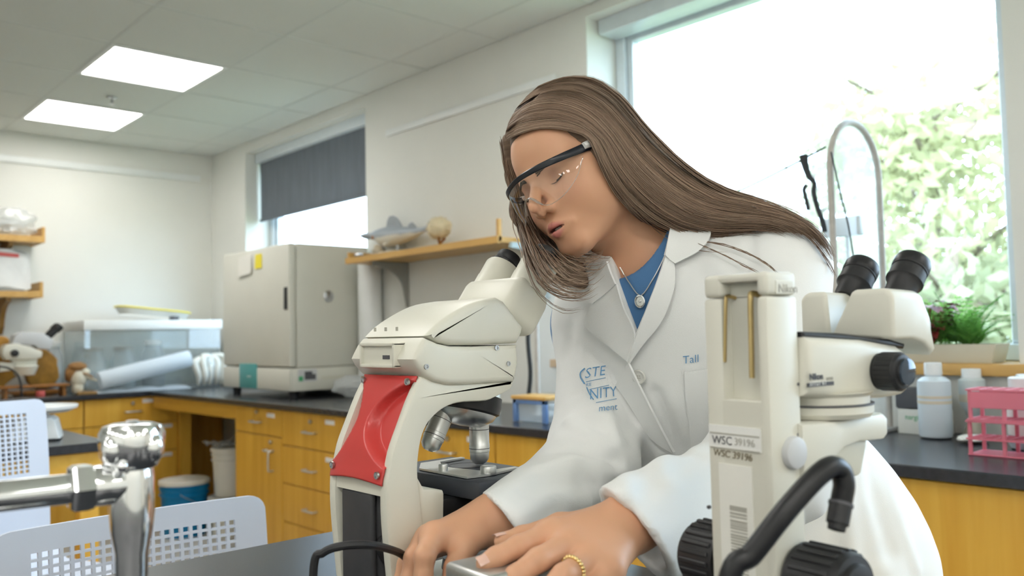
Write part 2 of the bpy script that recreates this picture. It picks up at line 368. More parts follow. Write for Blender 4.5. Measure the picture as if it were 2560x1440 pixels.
# windows
GXp = 3.03
for k, (y0, y1, z0, z1) in enumerate(WIN):
    w = bpy.data.objects.new('window_%d' % (k+1), None); COL.objects.link(w); w['kind'] = 'structure'; w.location = (GXp, (y0+y1)/2, z0); ROOTLOC[w.name] = tuple(w.location)
    w['label'] = ['narrow window behind the incubator, dark shade half down', 'large bright window behind the woman', 'window to the right of the picture'][k]
    f = MB(); b = .055; x0, x1 = GXp-.02, GXp+.045
    f.box((x0, y0, z0+.03), (x1, y0+b, z1), .004, 1).box((x0, y1-b, z0+.03), (x1, y1, z1), .004, 1).box((x0, y0+b, z1-b), (x1, y1-b, z1), .004, 1).box((x0, y0+b, z0+.03), (x1, y1-b, z0+.03+b), .004, 1)
    b2 = b+.03
    f.box((x0+.02, y0+b, z0+.03+b), (x1+.01, y0+b2, z1-b), .003, 1).box((x0+.02, y1-b2, z0+.03+b), (x1+.01, y1-b, z1-b), .003, 1).box((x0+.02, y0+b2, z1-b2), (x1+.01, y1-b2, z1-b), .003, 1)
    obj('window_frame', f, 'alu', w, world=True)
    obj('pane', MB().box((GXp+.022, y0+b2, z0+.03+b), (GXp+.028, y1-b2, z1-b2)), 'pane', w, smooth=False, world=True) if 'pane' in MATS else None
    s = MB().box((XB-.035, y0-.02, z0-.012), (GXp+.0, y1+.02, z0+.03), .006)
    if k >= 1: s = MB().box((XB-.035, y0-.25, 1.092), (XB+.0, y1+.25, 1.13), .005).box((XB-.001, y0+.001, 1.101), (GXp+.03, y1-.001, 1.129))
    obj('window_sill', s, 'shelfwood', w, world=True)
    v = MB().box((XB+.07, y0+.01, z1-.07), (GXp-.022, y1-.01, z1), .004); obj('shade_pocket', v, 'alu', w, world=True)
# roller shade, half down over the far window
t = thing('roller_shade', 'dark grey roller shade pulled half down over the narrow window', 'window shade', (2.92, 5.2, 2.1))
zb = 2.145
g = [[(2.925+.004*math.sin(y*23+z)*(z < 2.5), y, z) for z in np.linspace(zb, 2.60, 8)] for y in np.linspace(4.40, 6.0, 40)]
obj('shade_cloth', MB().sheet(g, .0015), 'blind', t, world=True)
obj('hem_bar', MB().box((2.917, 4.40, zb-.018), (2.933, 6.0, zb+.004), .004), 'blind', t, world=True)
obj('roller', MB().cyl((2.945, 4.40, 2.605), (2.945, 6.0, 2.605), .026), 'alu', t, world=True)
# ================================================================== benches along the walls
def cab_handle(parent, c, horiz=True, L=.1, ang=0):
    m = MB(); x, y, z = c
    if horiz: m.tube(smoothcurve([(x-L/2, y, z), (x-L/2, y-.022, z), (x-L/2+.012, y-.028, z), (x+L/2-.012, y-.028, z), (x+L/2, y-.022, z), (x+L/2, y, z)], 16), .0052, 8)
    else: m.tube(smoothcurve([(x, y, z-L/2), (x, y-.022, z-L/2), (x, y-.028, z-L/2+.012), (x, y-.028, z+L/2-.012), (x, y-.022, z+L/2), (x, y, z+L/2)], 16), .0052, 8)
    obj('handle', m, 'satin', parent)
def cab_lock(parent, c): obj('lock', MB().cyl((c[0], c[1]+.002, c[2]), (c[0], c[1]-.012, c[2]), .010, n=14, bev=.002), 'steel', parent)
def cab_label(parent, c, w=.085, h=.022): obj('label_holder', MB().box((c[0]-w/2, c[1]-.004, c[2]-h/2), (c[0]+w/2, c[1]+.001, c[2]+h/2), .0015), 'label', parent)
CW = {'front': 'maple'}
def cabinet(name, label, loc, rz, w, fronts, group='maple base cabinets along the walls', d=.55, zt=.882):
    """fronts: list of (kind, x0, x1, z0, z1, extras); local x along the front, y into the wall, front face at y=0"""
    t = thing(name, label, 'cabinet', loc, rz, group)
    obj('body', MB().box((.001, .02, .10), (w-.001, d, zt), 0), 'darkwood', t, smooth=False)
    obj('toe_kick', MB().box((.001, .075, 0), (w-.001, .095, .10)), 'blackplastic', t, smooth=False)
    for (kind, x0, x1, z0, z1, ex) in fronts:
        g = .0025; o = obj(kind, MB().box((x0+g, 0, z0+g), (x1-g, .0195, z1-g), .002, 1), 'maple', t)
        cx = (x0+x1)/2; cz = (z0+z1)/2
        if kind == 'drawer':
            if 'h' in ex: cab_handle(o, (cx, 0, cz-.005))
            if 'k' in ex: cab_lock(o, (cx, 0, cz+.048))
            if 'l' in ex: cab_label(o, (x1-.12, 0, z1-.035))
            if 'L' in ex: cab_label(o, (x1-.14, 0, z1-.03), .2, .026)
        elif kind == 'door':
            cab_handle(o, (x1-.10, 0, z1-.13), False, .10); cab_handle(o, (x1-.13, 0, z1-.075), True, .07); cab_lock(o, (x1-.12, 0, z1-.03))
        if kind == 'panel': pass
    return t
DR4 = lambda w, e: [('drawer', 0, w, .70, .88, e[0]), ('drawer', 0, w, .505, .70, e[1]), ('drawer', 0, w, .31, .505, e[2]), ('drawer', 0, w, .105, .31, e[3])]
FA = 6.01; FB = 2.13
cabinet('base_cabinet', 'maple drawer cabinet on the back wall, beside the knee space', (1.702, FA, 0), 0, .607, [('drawer', 0, .607, .70, .88, 'hkL'), ('drawer', 0, .607, .505, .70, 'hL'), ('drawer', 0, .607, .31, .505, 'hL'), ('drawer', 0, .607, .105, .31, 'h')])
cabinet('base_cabinet', 'maple drawer cabinet on the back wall behind the white balance', (1.092, FA, 0), 0, .607, DR4(.607, ('L', 'h', 'h', 'h')))
cabinet('base_cabinet', 'maple drawer cabinet on the back wall, cut by the left picture edge', (.482, FA, 0), 0, .607, DR4(.607, ('h', 'h', 'h', 'h')))
RB = -PI/2
cabinet('base_cabinet', 'maple cabinet with one drawer and a door beside the white pails', (FB, 4.70, 0), RB, .558, [('drawer', 0, .558, .735, .88, 'hkl'), ('door', 0, .558, .105, .735, '')])
cabinet('base_cabinet', 'maple four-drawer cabinet just left of the compound microscope', (FB, 4.14, 0), RB, .607, DR4(.607, ('hkl', 'hl', 'h', 'h')))
cabinet('base_cabinet', 'maple drawer cabinet hidden behind the microscope arm', (FB, 3.531, 0), RB, .507, DR4(.507, ('hkl', 'h', 'h', 'h')))
yb = onX(1237, 1105, FB)[1]
cabinet('base_cabinet', 'maple drawer cabinet seen below the microscope objectives', (FB, 3.022, 0), RB, 3.022-yb, DR4(3.022-yb, ('hkl', 'h', 'h', 'h')))
cabinet('base_cabinet', 'maple drawer cabinet seen beside the woman\'s right sleeve', (FB, yb-.002, 0), RB, .607, DR4(.607, ('hk', 'h', 'h', 'h')))
cabinet('base_cabinet', 'maple cabinet behind the woman', (FB, yb-.611, 0), RB, .607, [('panel', 0, .607, .105, .88, '')])
cabinet('base_cabinet', 'plain maple panel cabinet under the pink racks at the right edge', (FB, yb-1.22, 0), RB, 1.3, [('panel', 0, 1.3, .105, .88, '')])
# knee space by the corner: apron, side panel, back
t = thing('knee_space_panel', 'maple apron and side panel around the open knee space with pails', 'panel', (2.35, 5.95, 0), 0)
obj('apron', MB().box((FB, 4.703, .80), (FB+.02, 5.985, .882), .002, 1), 'maple_h', t, world=True)
obj('side_panel', MB().box((2.311, 5.99, 0), (2.395, 6.03, .882), .002, 1), 'maple', t, world=True)
obj('back_panel', MB().box((2.395, 6.40, 0), (2.80, 6.42, .882)), 'maple', t, world=True)
o = obj('worktop', MB().box((.2, 5.975, .884), (XB-.003, YA-.002, CT), .003, 1), 'epoxy'); tag(rebase(o), 'black resin worktop along the back wall under the glass tank', 'worktop')
o = obj('worktop', MB().box((2.095, -.6, .884), (XB-.003, 5.974, CT), .003, 1), 'epoxy'); tag(rebase(o), 'black resin worktop along the window wall under the incubator', 'worktop')
# ---- pails in the knee space
def pail(label, x, y, z, rt, rb, h, body, lid=True, group='pails in the knee space', crack=0):
    t = thing('pail', label, 'bucket', (x, y, z), random.random()*3, group)
    pr = [(0, .004), (rb-.004, .004), (rb, 0), (rb+(rt-rb)*.7, h*.72), (rt+.006, h*.73), (rt+.006, h*.75), (rt-.002, h*.76), (rt, h*.83), (rt+.007, h*.84), (rt+.007, h*.865), (rt, h*.87), (rt+.002, h*.97), (rt-.003, h*.97), (rt-.006, h*.9)]
    obj('body', MB().lathe(pr, n=40), body, t)
    if lid:
        l = MB().lathe([(0, h*.985), (rt-.02, h*.985), (rt-.016, h*1.0), (rt+.004, h*1.0), (rt+.01, h*.99), (rt+.01, h*.925), (rt+.006, h*.925), (rt+.004, h*.96)], n=40)
        for k in range(12):
            a = 2*PI*k/12; l.box((rt+.006, -.006, h*.925), (rt+.012, .006, h*.955), M=Matrix.Rotation(a, 4, 'Z'))
        obj('lid', l, 'bucketwhite', t)
    hp = [((rt+.008)*math.cos(a), (rt+.008)*math.sin(a), h*.80-.10*math.sin(a-PI)) for a in np.linspace(PI, 2*PI, 22)]
    obj('bail_handle', MB().tube(hp, .0022, 6), 'steel', t)
    for s in (-1, 1): obj('handle_lug', MB().cyl((s*(rt-.002), 0, h*.80), (s*(rt+.014), 0, h*.80), .013, n=12), body, t)
    return t
pail('blue pail with a white lid in the knee space', 2.20, 5.62, 0, .148, .130, .355, 'bucketblue')
pail('low white pail under another white pail', 2.435, 5.40, 0, .150, .132, .245, 'bucketwhite')
pail('tall white pail stacked on a lower one, plastic bag on its lid', 2.435, 5.42, .247, .125, .110, .31, 'bucketwhite')
# crumpled clear bag on the upper pail
def crumple(c, r, seed, n=26, m=16, amp=.3, freq=3.0, flat=1.0):
    rs = np.random.RandomState(seed); D_ = rs.randn(14, 3); D_ /= np.linalg.norm(D_, axis=1)[:, None]; A = rs.rand(14)*amp; ph = rs.rand(14)*6.3; fr = freq*(1+2*rs.rand(14))
    vs = []; fs = []
    for j in range(m+1):
        p = -PI/2+PI*j/m
        for i in range(n):
            a = 2*PI*i/n; d = np.array([math.cos(p)*math.cos(a), math.cos(p)*math.sin(a), math.sin(p)])
            k = 1+sum(A[q]*abs(math.sin(fr[q]*np.dot(d, D_[q])+ph[q]))-A[q]*.5 for q in range(14))*.5
            vs.append(np.array(c)+d*np.array(r)*k*np.array([1, 1, flat]))
    for j in range(m):
        for i in range(n): fs.append((j*n+i, j*n+(i+1) % n, (j+1)*n+(i+1) % n, (j+1)*n+i))
    return MB().add(vs, fs)
clearmat('plasticfilm', (.95, .96, .95), base=.12, edge=.5, rough=.15, haze=.42)
clearmat('cloudy', (.93, .96, .97), base=.08, edge=.5, rough=.12, haze=.35)
clearmat('tankglass', (.95, .97, .97), base=.10, edge=.6, rough=.02, haze=.10)
clearmat('milky', (.9, .94, .96), base=.06, edge=.3, rough=.25, haze=.72)
rs = np.random.RandomState(5); g = []
for i in range(26):
    row = []
    for j in range(22):
        u, v = i/25, j/21; x = 2.29+.30*u; y = 5.29+.27*v
        z = .574+.008*math.sin(9*u+7*v)+.014*abs(math.sin(14*u-9*v))+.10*max(0, u-.55)*(1+.4*math.sin(11*v))-.0*max(0, .28-u)
        row.append((x, y, z))
    g.append(row)
o = obj('plastic_bag', MB().sheet(g, .0012), 'plasticfilm'); tag(rebase(o), 'crumpled clear plastic bag lying on the tall white pail', 'plastic bag')
# ================================================================== things on the benches
# ---- incubator
X0, X1, Y0, Y1, Z0, Z1 = 2.28, 2.80, 4.337, 5.203, .957, 1.784
pmat('incub', (.70, .695, .62), .42, noise=.02, nscale=5)
t = thing('incubator', 'large cream box-shaped incubator on the worktop in front of the narrow window', 'incubator', (2.54, 4.77, CT))
obj('body', MB().box((X0+.045, Y0, Z0+.13), (X1, Y1, Z1), .012).box((X0+.01, Y0, Z0), (X1, Y1, Z0+.128), .008), 'incub', t, world=True)
d = obj('door', MB().box((X0, Y0, Z0+.135), (X0+.042, Y1, Z1), .012), 'incub', t, world=True)
obj('latch', MB().box((X0-.006, Y0+.018, Z0+.455), (X0+.02, Y0+.055, Z0+.58), .004), 'blackplastic', d, world=True)
obj('base_panel', MB().box((X0, Y0+.002, Z0+.004), (X0+.012, Y1-.002, Z0+.127), .004), 'incub', t, world=True)
tp = obj('control_panel', MB().box((X0-.003, 4.735, Z0+.004), (X0+.004, 4.965, Z0+.15), .002), 'teal', t, world=True)
MS = frameM((X0-.0035, 4.86, Z0+.07), (0, -1, 0), (0, 0, 1))
textmesh('thermo', .018, MS, 'lettering', 'label', tp)
obj('yellow_note', MB().sheet([[(X0-.002-.004*(1-v)*(1-u), 4.745-.085*u, Z1-.12+.085*v) for v in np.linspace(0, 1, 4)] for u in np.linspace(0, 1, 4)], .0006), 'yellownote', t, world=True)
obj('paper_note', MB().sheet([[(X0-.003-.006*(1-v), 4.965-.175*u, Z1-.155+.12*v+.012*u) for v in np.linspace(0, 1, 4)] for u in np.linspace(0, 1, 5)], .0006), 'paper', t, world=True)
pv = onY(822, 741, Y0); obj('port_plug', MB().lathe([(0, .004), (.028, .004), (.034, 0), (.034, -.002)], Matrix.Translation((pv[0], Y0, pv[2])) @ Matrix.Rotation(PI/2, 4, 'X'), 20), 'steel', t, world=True)
a = onY(745, 955, Y0); b = onY(792, 922, Y0)
pl = obj('rating_plate', MB().box((a[0], Y0-.002, a[2]), (b[0], Y0+.001, b[2])), 'greyplastic', t, world=True, smooth=False)
c_ = onY(752, 950, Y0); obj('green_sticker', MB().box((a[0]+.004, Y0-.003, a[2]+.004), (a[0]+.03, Y0, a[2]+.03)), 'green', pl, world=True, smooth=False)
obj('plate_print', MB().box((a[0]+.04, Y0-.003, a[2]+.01), (b[0]-.008, Y0, a[2]+.04)).box((a[0]+.04, Y0-.003, b[2]-.03), (b[0]-.03, Y0, b[2]-.012)), 'ink', pl, world=True, smooth=False)
a = onY(805, 948, Y0); b = onY(895, 935, Y0); obj('side_vent', MB().box((a[0], Y0-.002, a[2]), (b[0], Y0+.001, b[2])), 'ivory2', t, world=True, smooth=False)
for x in (X0+.06, X1-.06):
    for y in (Y0+.07, Y1-.07): obj('foot', MB().cyl((x, y, CT), (x, y, Z0+.002), .022, .026, 14), 'blackrubber', t, world=True)
# ---- clear sheet roll standing between incubator and shelf bracket
o = obj('film_roll', MB().lathe([(.030, 0), (.068, 0), (.068, .78), (.066, .784), (.030, .784), (.030, 0)], Matrix.Translation((2.738, 4.235, CT+.001)), 28), 'whiteroll' if 'whiteroll' in MATS else 'trimwhite'); tag(rebase(o), 'pale roll of plastic film standing beside the incubator under the shelf', 'film roll')
o = obj('plastic_bag', crumple((2.55, 4.10, CT+.066), (.10, .12, .05), 3), 'plasticfilm'); tag(rebase(o), 'crumpled clear plastic bag on the worktop by the incubator', 'plastic bag')
# ---- shelf on the window wall
t = thing('wall_shelf', 'maple shelf on the window wall carrying the shark model', 'shelf', (XB, 3.5, 1.66))
SY0, SY1, SZ = 2.885, 4.185, 1.672
obj('board', MB().box((2.55, SY0, SZ-.008), (XB-.002, SY1, SZ+.018), .002, 1), 'shelfwood', t, world=True)
obj('lip', MB().box((2.545, SY0, SZ-.012), (2.567, SY1, SZ+.022), .002, 1), 'shelfwood', t, world=True)
obj('end_stop', MB().box((2.56, SY1-.02, SZ), (XB-.004, SY1, SZ+.055), .002, 1), 'shelfwood', t, world=True)
obj('end_stop', MB().box((2.553, SY0, SZ), (2.573, SY0+.018, SZ+.10), .002, 1), 'shelfwood', t, world=True)
pmat('bracket', (.30, .30, .27), .5, noise=.06, nscale=20); pmat('bracketpale', (.45, .56, .60), .5, noise=.04)
for y, m_ in ((3.96, 'bracket'), (2.84, 'bracketpale')):
    pr = [(XB-.004, SZ-.01), (2.585, SZ-.01), (2.58, SZ-.035)]+[(2.58+.205*math.sin(q), SZ-.17+.135*math.cos(q)) for q in np.linspace(.15, 1.45, 10)]+[(XB-.012, SZ-.25), (XB-.004, SZ-.25)]
    obj('bracket', MB().prism(pr, 'y', y-.009, y+.009), m_, t, world=True, smooth=False)
    obj('upright', MB().box((XB-.012, y-.012, SZ-.26), (XB-.001, y+.012, SZ-.01), .002, 1), m_, t, world=True)
# ---- shark model on its stand (nose to the left)
pmat('sharkgrey', (.34, .37, .40), .4, noise=.12, nscale=14); pmat('sharkwhite', (.70, .69, .63), .45, noise=.08, nscale=14); pmat('amberwood', (.28, .11, .02), .45, noise=.2, nscale=30)
m_, tn, bs = _nt('sharkskin'); 
tc = tn.nodes.new('ShaderNodeTexCoord'); sx = tn.nodes.new('ShaderNodeSeparateXYZ'); nz = tn.nodes.new('ShaderNodeTexNoise'); nz.inputs['Scale'].default_value = 14
ad = tn.nodes.new('ShaderNodeMath'); ad.operation = 'MULTIPLY_ADD'; ad.inputs[1].default_value = .03; rp = tn.nodes.new('ShaderNodeValToRGB')
rp.color_ramp.elements[0].position = .0; rp.color_ramp.elements[0].color = (.70, .67, .58, 1); rp.color_ramp.elements[1].position = .012; rp.color_ramp.elements[1].color = (.33, .37, .41, 1)
tn.links.new(tc.outputs['Object'], sx.inputs[0]); tn.links.new(tc.outputs['Object'], nz.inputs[0]); tn.links.new(nz.outputs[0], ad.inputs[0])
sb = tn.nodes.new('ShaderNodeMath'); sb.operation = 'SUBTRACT'; sb.inputs[1].default_value = .125; tn.links.new(sx.outputs['Z'], sb.inputs[0]); tn.links.new(sb.outputs[0], ad.inputs[2])
tn.links.new(ad.outputs[0], rp.inputs[0]); tn.links.new(rp.outputs[0], bs.inputs['Base Color']); bs.inputs['Roughness'].default_value = .42
PB = onX(985, 640, 2.735)
t = thing('shark_model', 'grey and white shark model on a two-post stand on the wall shelf', 'model shark', (2.735, PB[1], SZ+.019), RB)
# local x = along the body (to the right), y = into the wall, z up
secs = [(-.295, .150, .004, .020), (-.270, .145, .05, .018), (-.245, .143, .05, .017), (-.20, .140, .026, .024), (-.16, .135, .036, .036), (-.10, .125, .05, .052), (-.03, .120, .058, .058), (.05, .118, .055, .050), (.13, .118, .042, .040), (.20, .118, .026, .027), (.26, .122, .015, .018), (.30, .128, .008, .014), (.325, .132, .004, .012)]
S = smoothcurve([(a, b, c, d) for a, b, c, d in secs], 50); vs = []; fs = []; n = 18
for q in S:
    for i in range(n): a = 2*PI*i/n; vs.append((q[0], q[2]*math.cos(a), q[1]+q[3]*math.sin(a)))
for i in range(len(S)-1):
    for k in range(n): fs.append((i*n+k, i*n+(k+1) % n, (i+1)*n+(k+1) % n, (i+1)*n+k))
fs += [tuple(range(n)), tuple((len(S)-1)*n+k for k in range(n))]
obj('shark_body', MB().add(vs, fs), 'sharkskin', t)
def fin(poly, th, M=None, mt='sharkgrey', nm='fin'): obj(nm, MB().prism(poly, 'y', -th/2, th/2, .002, 1, M), mt, t)
fin([(-.07, .165), (-.055, .215), (-.035, .235), (.0, .235), (.03, .222), (.06, .195), (.09, .155), (.0, .15)], .012, nm='dorsal_fin')
fin([(.13, .14), (.15, .172), (.18, .178), (.21, .155), (.235, .13)], .008, nm='second_dorsal_fin')
fin([(.29, .125), (.325, .165), (.34, .168), (.33, .13), (.338, .1), (.32, .105)], .006, nm='tail_fin')
for s in (-1, 1):
    fin([(-.09, .0), (.0, .0), (.04, .12), (.02, .125), (-.06, .05)], .008, Matrix.Translation((-.02, s*.04, .11)) @ Matrix.Rotation(s*math.radians(112), 4, 'X') @ Matrix.Rotation(PI/2, 4, 'X') @ Matrix.Rotation(-PI/2, 4, 'X'), 'sharkskin', 'pectoral_fin')
    obj('eye', MB().sphere((-.262, s*.052, .144), .007, 10, 6), 'blackplastic', t)
obj('mouth_patch', MB().sphere((-.155, -.035, .125), (.02, .006, .012), 12, 6), 'redsoft' if 'redsoft' in MATS else 'amberwood', t)
obj('post', MB().cyl((-.115, 0, .012), (-.115, 0, .085), .005), 'steel', t); obj('post', MB().cyl((.035, 0, .012), (.035, 0, .075), .006), 'steel', t)
pmat('stonebase', (.62, .55, .42), .7, noise=.25, nscale=25)
obj('base', crumple((-.05, 0, .018), (.13, .06, .022), 9, amp=.25), 'stonebase', t); obj('rock', crumple((-.135, -.01, .045), (.025, .03, .03), 11, amp=.4), 'stonebase', t)
pg = onX(912, 632, 2.63)
t = thing('clamp', 'small black and chrome clamp lying at the left end of the wall shelf', 'clamp', (2.60, pg[1]-.01, SZ+.019), RB)
obj('clamp_body', MB().box((-.05, -.018, 0), (.055, .018, .014), .004), 'blackplastic', t); obj('clamp_jaw', MB().box((-.06, -.014, .012), (.0, .014, .026), .004).cyl((-.04, -.02, .016), (-.04, .02, .016), .008), 'chrome', t)
# ---- dried pufferfish
pp = onX(1098, 575, 2.625)
t = thing('pufferfish', 'dried spiny pufferfish on a small wooden foot beside the shark model', 'dried pufferfish', (2.625, pp[1], SZ+.019), RB)
pmat('puffer', (.70, .60, .40), .55, noise=.15, nscale=22)
pb = MB().sphere((0, 0, .098), (.066, .056, .056), 22, 14); rs = np.random.RandomState(2)
for k in range(110):
    d = rs.randn(3); d /= np.linalg.norm(d); b0 = np.array([0, 0, .098])+d*np.array([.066, .056, .056])*.97; pb.cyl(b0, b0+d*.013, .0028, .0004, 5)
pbo = obj('puffer_body', pb, 'puffer', t)
obj('puffer_tail', MB().prism([(.055, .09), (.09, .075), (.098, .10), (.09, .12), (.06, .105)], 'y', -.004, .004, .001, 1), 'puffer', t)
obj('puffer_lips', MB().lathe([(.0, -.01), (.012, -.008), (.014, 0), (.006, .008)], Matrix.Translation((-.07, 0, .095)) @ Matrix.Rotation(-PI/2, 4, 'Y'), 12), 'puffer', t)
ft = MB()
for a in (-.8, .2, 1.2, 2.6): ft.tube(smoothcurve([(.012*math.cos(a), .012*math.sin(a), 0), (.006*math.cos(a), .006*math.sin(a), .02), (.035*math.cos(a), .03*math.sin(a), .046)], 8), .005, 7)
obj('wooden_foot', ft, 'amberwood', t)
# ================================================================== back wall bench
# ---- shelves at the left
pmat('bag', (.72, .73, .72), .55, noise=.06, nscale=9); pmat('redprint', (.55, .10, .09), .5, noise=.1)
for k, (z, px) in enumerate(((1.945, 112), (1.578, 108))):
    xe = onY(px, 600, 6.33)[0]
    t = thing('wall_shelf', ['upper maple shelf with a clear bag at the left picture edge', 'lower maple shelf with a folded white sack at the left picture edge'][k], 'shelf', (xe-.6, YA, z))
    obj('board', MB().box((xe-1.2, 6.33, z-.012), (xe-.02, YA-.002, z+.014), .002, 1), 'shelfwood', t, world=True)
    obj('lip', MB().box((xe-1.2, 6.318, z-.02), (xe-.02, 6.34, z+.022), .002, 1), 'shelfwood', t, world=True)
    obj('end_stop', MB().box((xe-.02, 6.318, z-.02), (xe, YA-.002, z+.085), .002, 1), 'shelfwood', t, world=True)
    for xb in (xe-.19, xe-1.0):
        obj('bracket', MB().prism([(YA-.004, z-.02), (6.37, z-.02), (6.37, z-.045)]+[(6.37+.2*math.sin(q), z-.24+.19*math.cos(q)) for q in np.linspace(.3, 1.4, 8)]+[(YA-.02, z-.26), (YA-.004, z-.26)], 'x', xb-.015, xb+.015), 'darkwood', t, world=True, smooth=False)
o = obj('plastic_bag', crumple((1.36, 6.46, 2.058), (.15, .10, .10), 21, amp=.22), 'plasticfilm'); tag(rebase(o), 'bulging clear plastic bag on the upper left shelf', 'plastic bag')
o = obj('dried_coral', crumple((1.33, 6.46, 2.02), (.08, .06, .05), 22, amp=.5), 'bag'); tag(rebase(o), 'pale specimen inside the clear bag on the upper left shelf', 'specimen')
t = thing('paper_sack', 'folded white sack with red print on the lower left shelf', 'sack', (1.25, 6.47, 1.6))
g = [[(1.02+.45*u, 6.36+.01*math.sin(8*u)+.03*v, 1.62+(.27-.03*u)*v+.008*math.sin(12*u+6*v)) for v in np.linspace(0, 1, 12)] for u in np.linspace(0, 1, 24)]
g2 = [[(1.02+.45*u, 6.36+.03+.20*v+.01*math.sin(7*u), 1.62+.27-.03*u+.012*math.sin(10*u+5*v)) for v in np.linspace(0, 1, 8)] for u in np.linspace(0, 1, 24)]
obj('sack_body', MB().box((1.03, 6.375, 1.602), (1.46, 6.60, 1.85), .04, 3).sheet(g, .004).sheet(g2, .004), 'bag', t, world=True)
obj('red_print', MB().sheet([[(1.16+.24*u, 6.352+.03*(.80+.1*v)+.01*math.sin(8*(.14/.45+.53*u)), 1.62+(.27-.03*u)*(.80+.1*v)+.012*u) for v in np.linspace(0, 1, 4)] for u in np.linspace(0, 1, 14)], .002), 'redprint', t, world=True)
o = obj('white_tray', MB().box((1.02, 6.345, 1.594), (1.50, 6.62, 1.6005), .002), 'trimwhite'); tag(rebase(o), 'thin white tray under the folded sack on the lower left shelf', 'tray')
# ---- glass tank with white rim
t = thing('glass_tank', 'long glass tank with a thick white rim on the back worktop', 'glass tank', (2.17, 6.35, CT))
tx0, tx1, ty0, ty1 = 1.735, 2.66, 6.12, 6.585
def ring(x0, x1, y0, y1, z0, z1, th): return MB().box((x0, y0, z0), (x1, y0+th, z1), .004).box((x0, y1-th, z0), (x1, y1, z1), .004).box((x0, y0+th, z0), (x0+th, y1-th, z1), .004).box((x1-th, y0+th, z0), (x1, y1-th, z1), .004)
obj('rim', ring(tx0-.012, tx1+.012, ty0-.012, ty1+.012, 1.335, 1.40, .035), 'trimwhite', t, world=True)
obj('lid', MB().box((tx0+.02, ty0+.02, 1.385), (tx1-.02, ty1-.02, 1.397), .003), 'cloudy', t, world=True)
for a in (((tx0, ty0, CT+.004), (tx1, ty0+.006, 1.336)), ((tx0, ty1-.006, CT+.004), (tx1, ty1, 1.336)), ((tx0, ty0+.006, CT+.004), (tx0+.006, ty1-.006, 1.336)), ((tx1-.006, ty0+.006, CT+.004), (tx1, ty1-.006, 1.336))): obj('glass_pane', MB().box(*a), 'tankglass', t, world=True, smooth=False)
obj('floor_pane', MB().box((tx0, ty0, CT), (tx1, ty1, CT+.004)), 'cloudy', t, world=True, smooth=False)
def jar(label, x, y, r, h, lid, fill, z=CT+.0045, grp='lidded glass jars around the tank'):
    t = thing('glass_jar', label, 'jar', (x, y, z), 0, grp)
    obj('glass_body', MB().lathe([(0, .003), (r*.9, .003), (r, .02), (r*1.02, h*.4), (r*.95, h*.72), (r*.72, h*.86), (r*.72, h*.92), (r*.70, h*.92), (r*.70, h*.86)], n=24), 'cloudy', t)
    obj('lid', MB().lathe([(0, h*1.0), (r*.72, h*1.0), (r*.78, h*.985), (r*.78, h*.90), (r*.74, h*.90)], n=24), lid, t)
    obj('filling', MB().lathe([(0, .006), (r*.86, .006), (r*.94, .03), (r*.95, h*.5), (r*.80, h*.56), (0, h*.56)], n=20), fill, t)
pmat('jarlid', (.33, .32, .28), .5, noise=.1); pmat('jarpale', (.60, .62, .60), .6, noise=.2, nscale=30); pmat('jargrey', (.36, .37, .38), .6, noise=.3, nscale=40)
jar('glass jar with a brown lid, leftmost inside the tank', 1.865, 6.40, .085, .30, 'jarlid', 'jarpale')
jar('glass jar with a brown lid, second from the left inside the tank', 2.065, 6.38, .085, .30, 'jarlid', 'jarpale')
jar('glass jar of dark grey material with a pale lid inside the tank', 2.285, 6.42, .08, .34, 'trimwhite', 'jargrey')
jar('lidded glass jar between the small microscope and the tank', 1.625, 6.515, .085, .345, 'jarpale', 'jarpale', CT+.0005)
# ---- yellow tray, white roll, sheets and glove bundle around the tank
yt = thing('yellow_tray', 'shallow yellow-rimmed tray tilted on top of the glass tank', 'tray', (2.25, 6.35, 1.41))
def lofttray(x0, x1, y0, y1, z0, h, dzx):
    n = 24; R_ = []
    for (ins, z) in ((.03, 0), (.012, h*.6), (0, h)):
        R_.append([(x0+ins+(x1-x0-2*ins)*(.5+.5*np.sign(math.cos(a))*abs(math.cos(a))**.5), y0+ins+(y1-y0-2*ins)*(.5+.5*np.sign(math.sin(a))*abs(math.sin(a))**.5), z) for a in np.linspace(0, 2*PI, n+1)])
    return [[(p[0], p[1], z0+p[2]+dzx*(p[0]-x0)) for p in r] for r in R_]
G = lofttray(2.00, 2.50, 6.2, 6.45, 1.452, .05, -.10)
G_ = lofttray(2.00, 2.50, 6.2, 6.45, 1.452, .05, -.10); obj('tray_body', MB().grid(G_), 'paper', yt, world=True)
obj('tray_rim', MB().tube(G_[2][:-1], .006, 8, closed=True), 'yellowrim' if 'yellowrim' in MATS else 'yellownote', yt, world=True)
o = obj('metal_clip', MB().cyl((2.32, 6.19, 1.414), (2.36, 6.19, 1.414), .013).box((2.33, 6.17, 1.402), (2.38, 6.21, 1.428), .004), 'ink'); tag(rebase(o), 'small dark clip under the yellow tray on the tank', 'clip')
rp0, rp1 = np.array((1.80, 6.036, 1.0)), np.array((2.40, 6.045, 1.125))
o = obj('paper_roll', MB().cyl(rp0, rp1, .058, n=30, caps=False).cyl(rp0, rp1, .045, n=30, caps=False).cyl(rp0, rp1, .0575, n=30), 'milky'); tag(rebase(o), 'white plastic sheet roll leaning against the front of the tank', 'plastic roll')
g = [[(1.78+.62*u, 6.0+.10*v, CT+.004+.012*v+.012*abs(math.sin(9*u))*v) for v in np.linspace(0, 1, 5)] for u in np.linspace(0, 1, 30)]
o = obj('plastic_sheet', MB().sheet(g, .002), 'milky'); tag(rebase(o), 'flat plastic sheet lying below the white roll in front of the tank', 'plastic sheet')
t = thing('glove_bundle', 'bundle of limp white gloves hanging at the right end of the tank', 'gloves', (2.55, 6.03, CT))
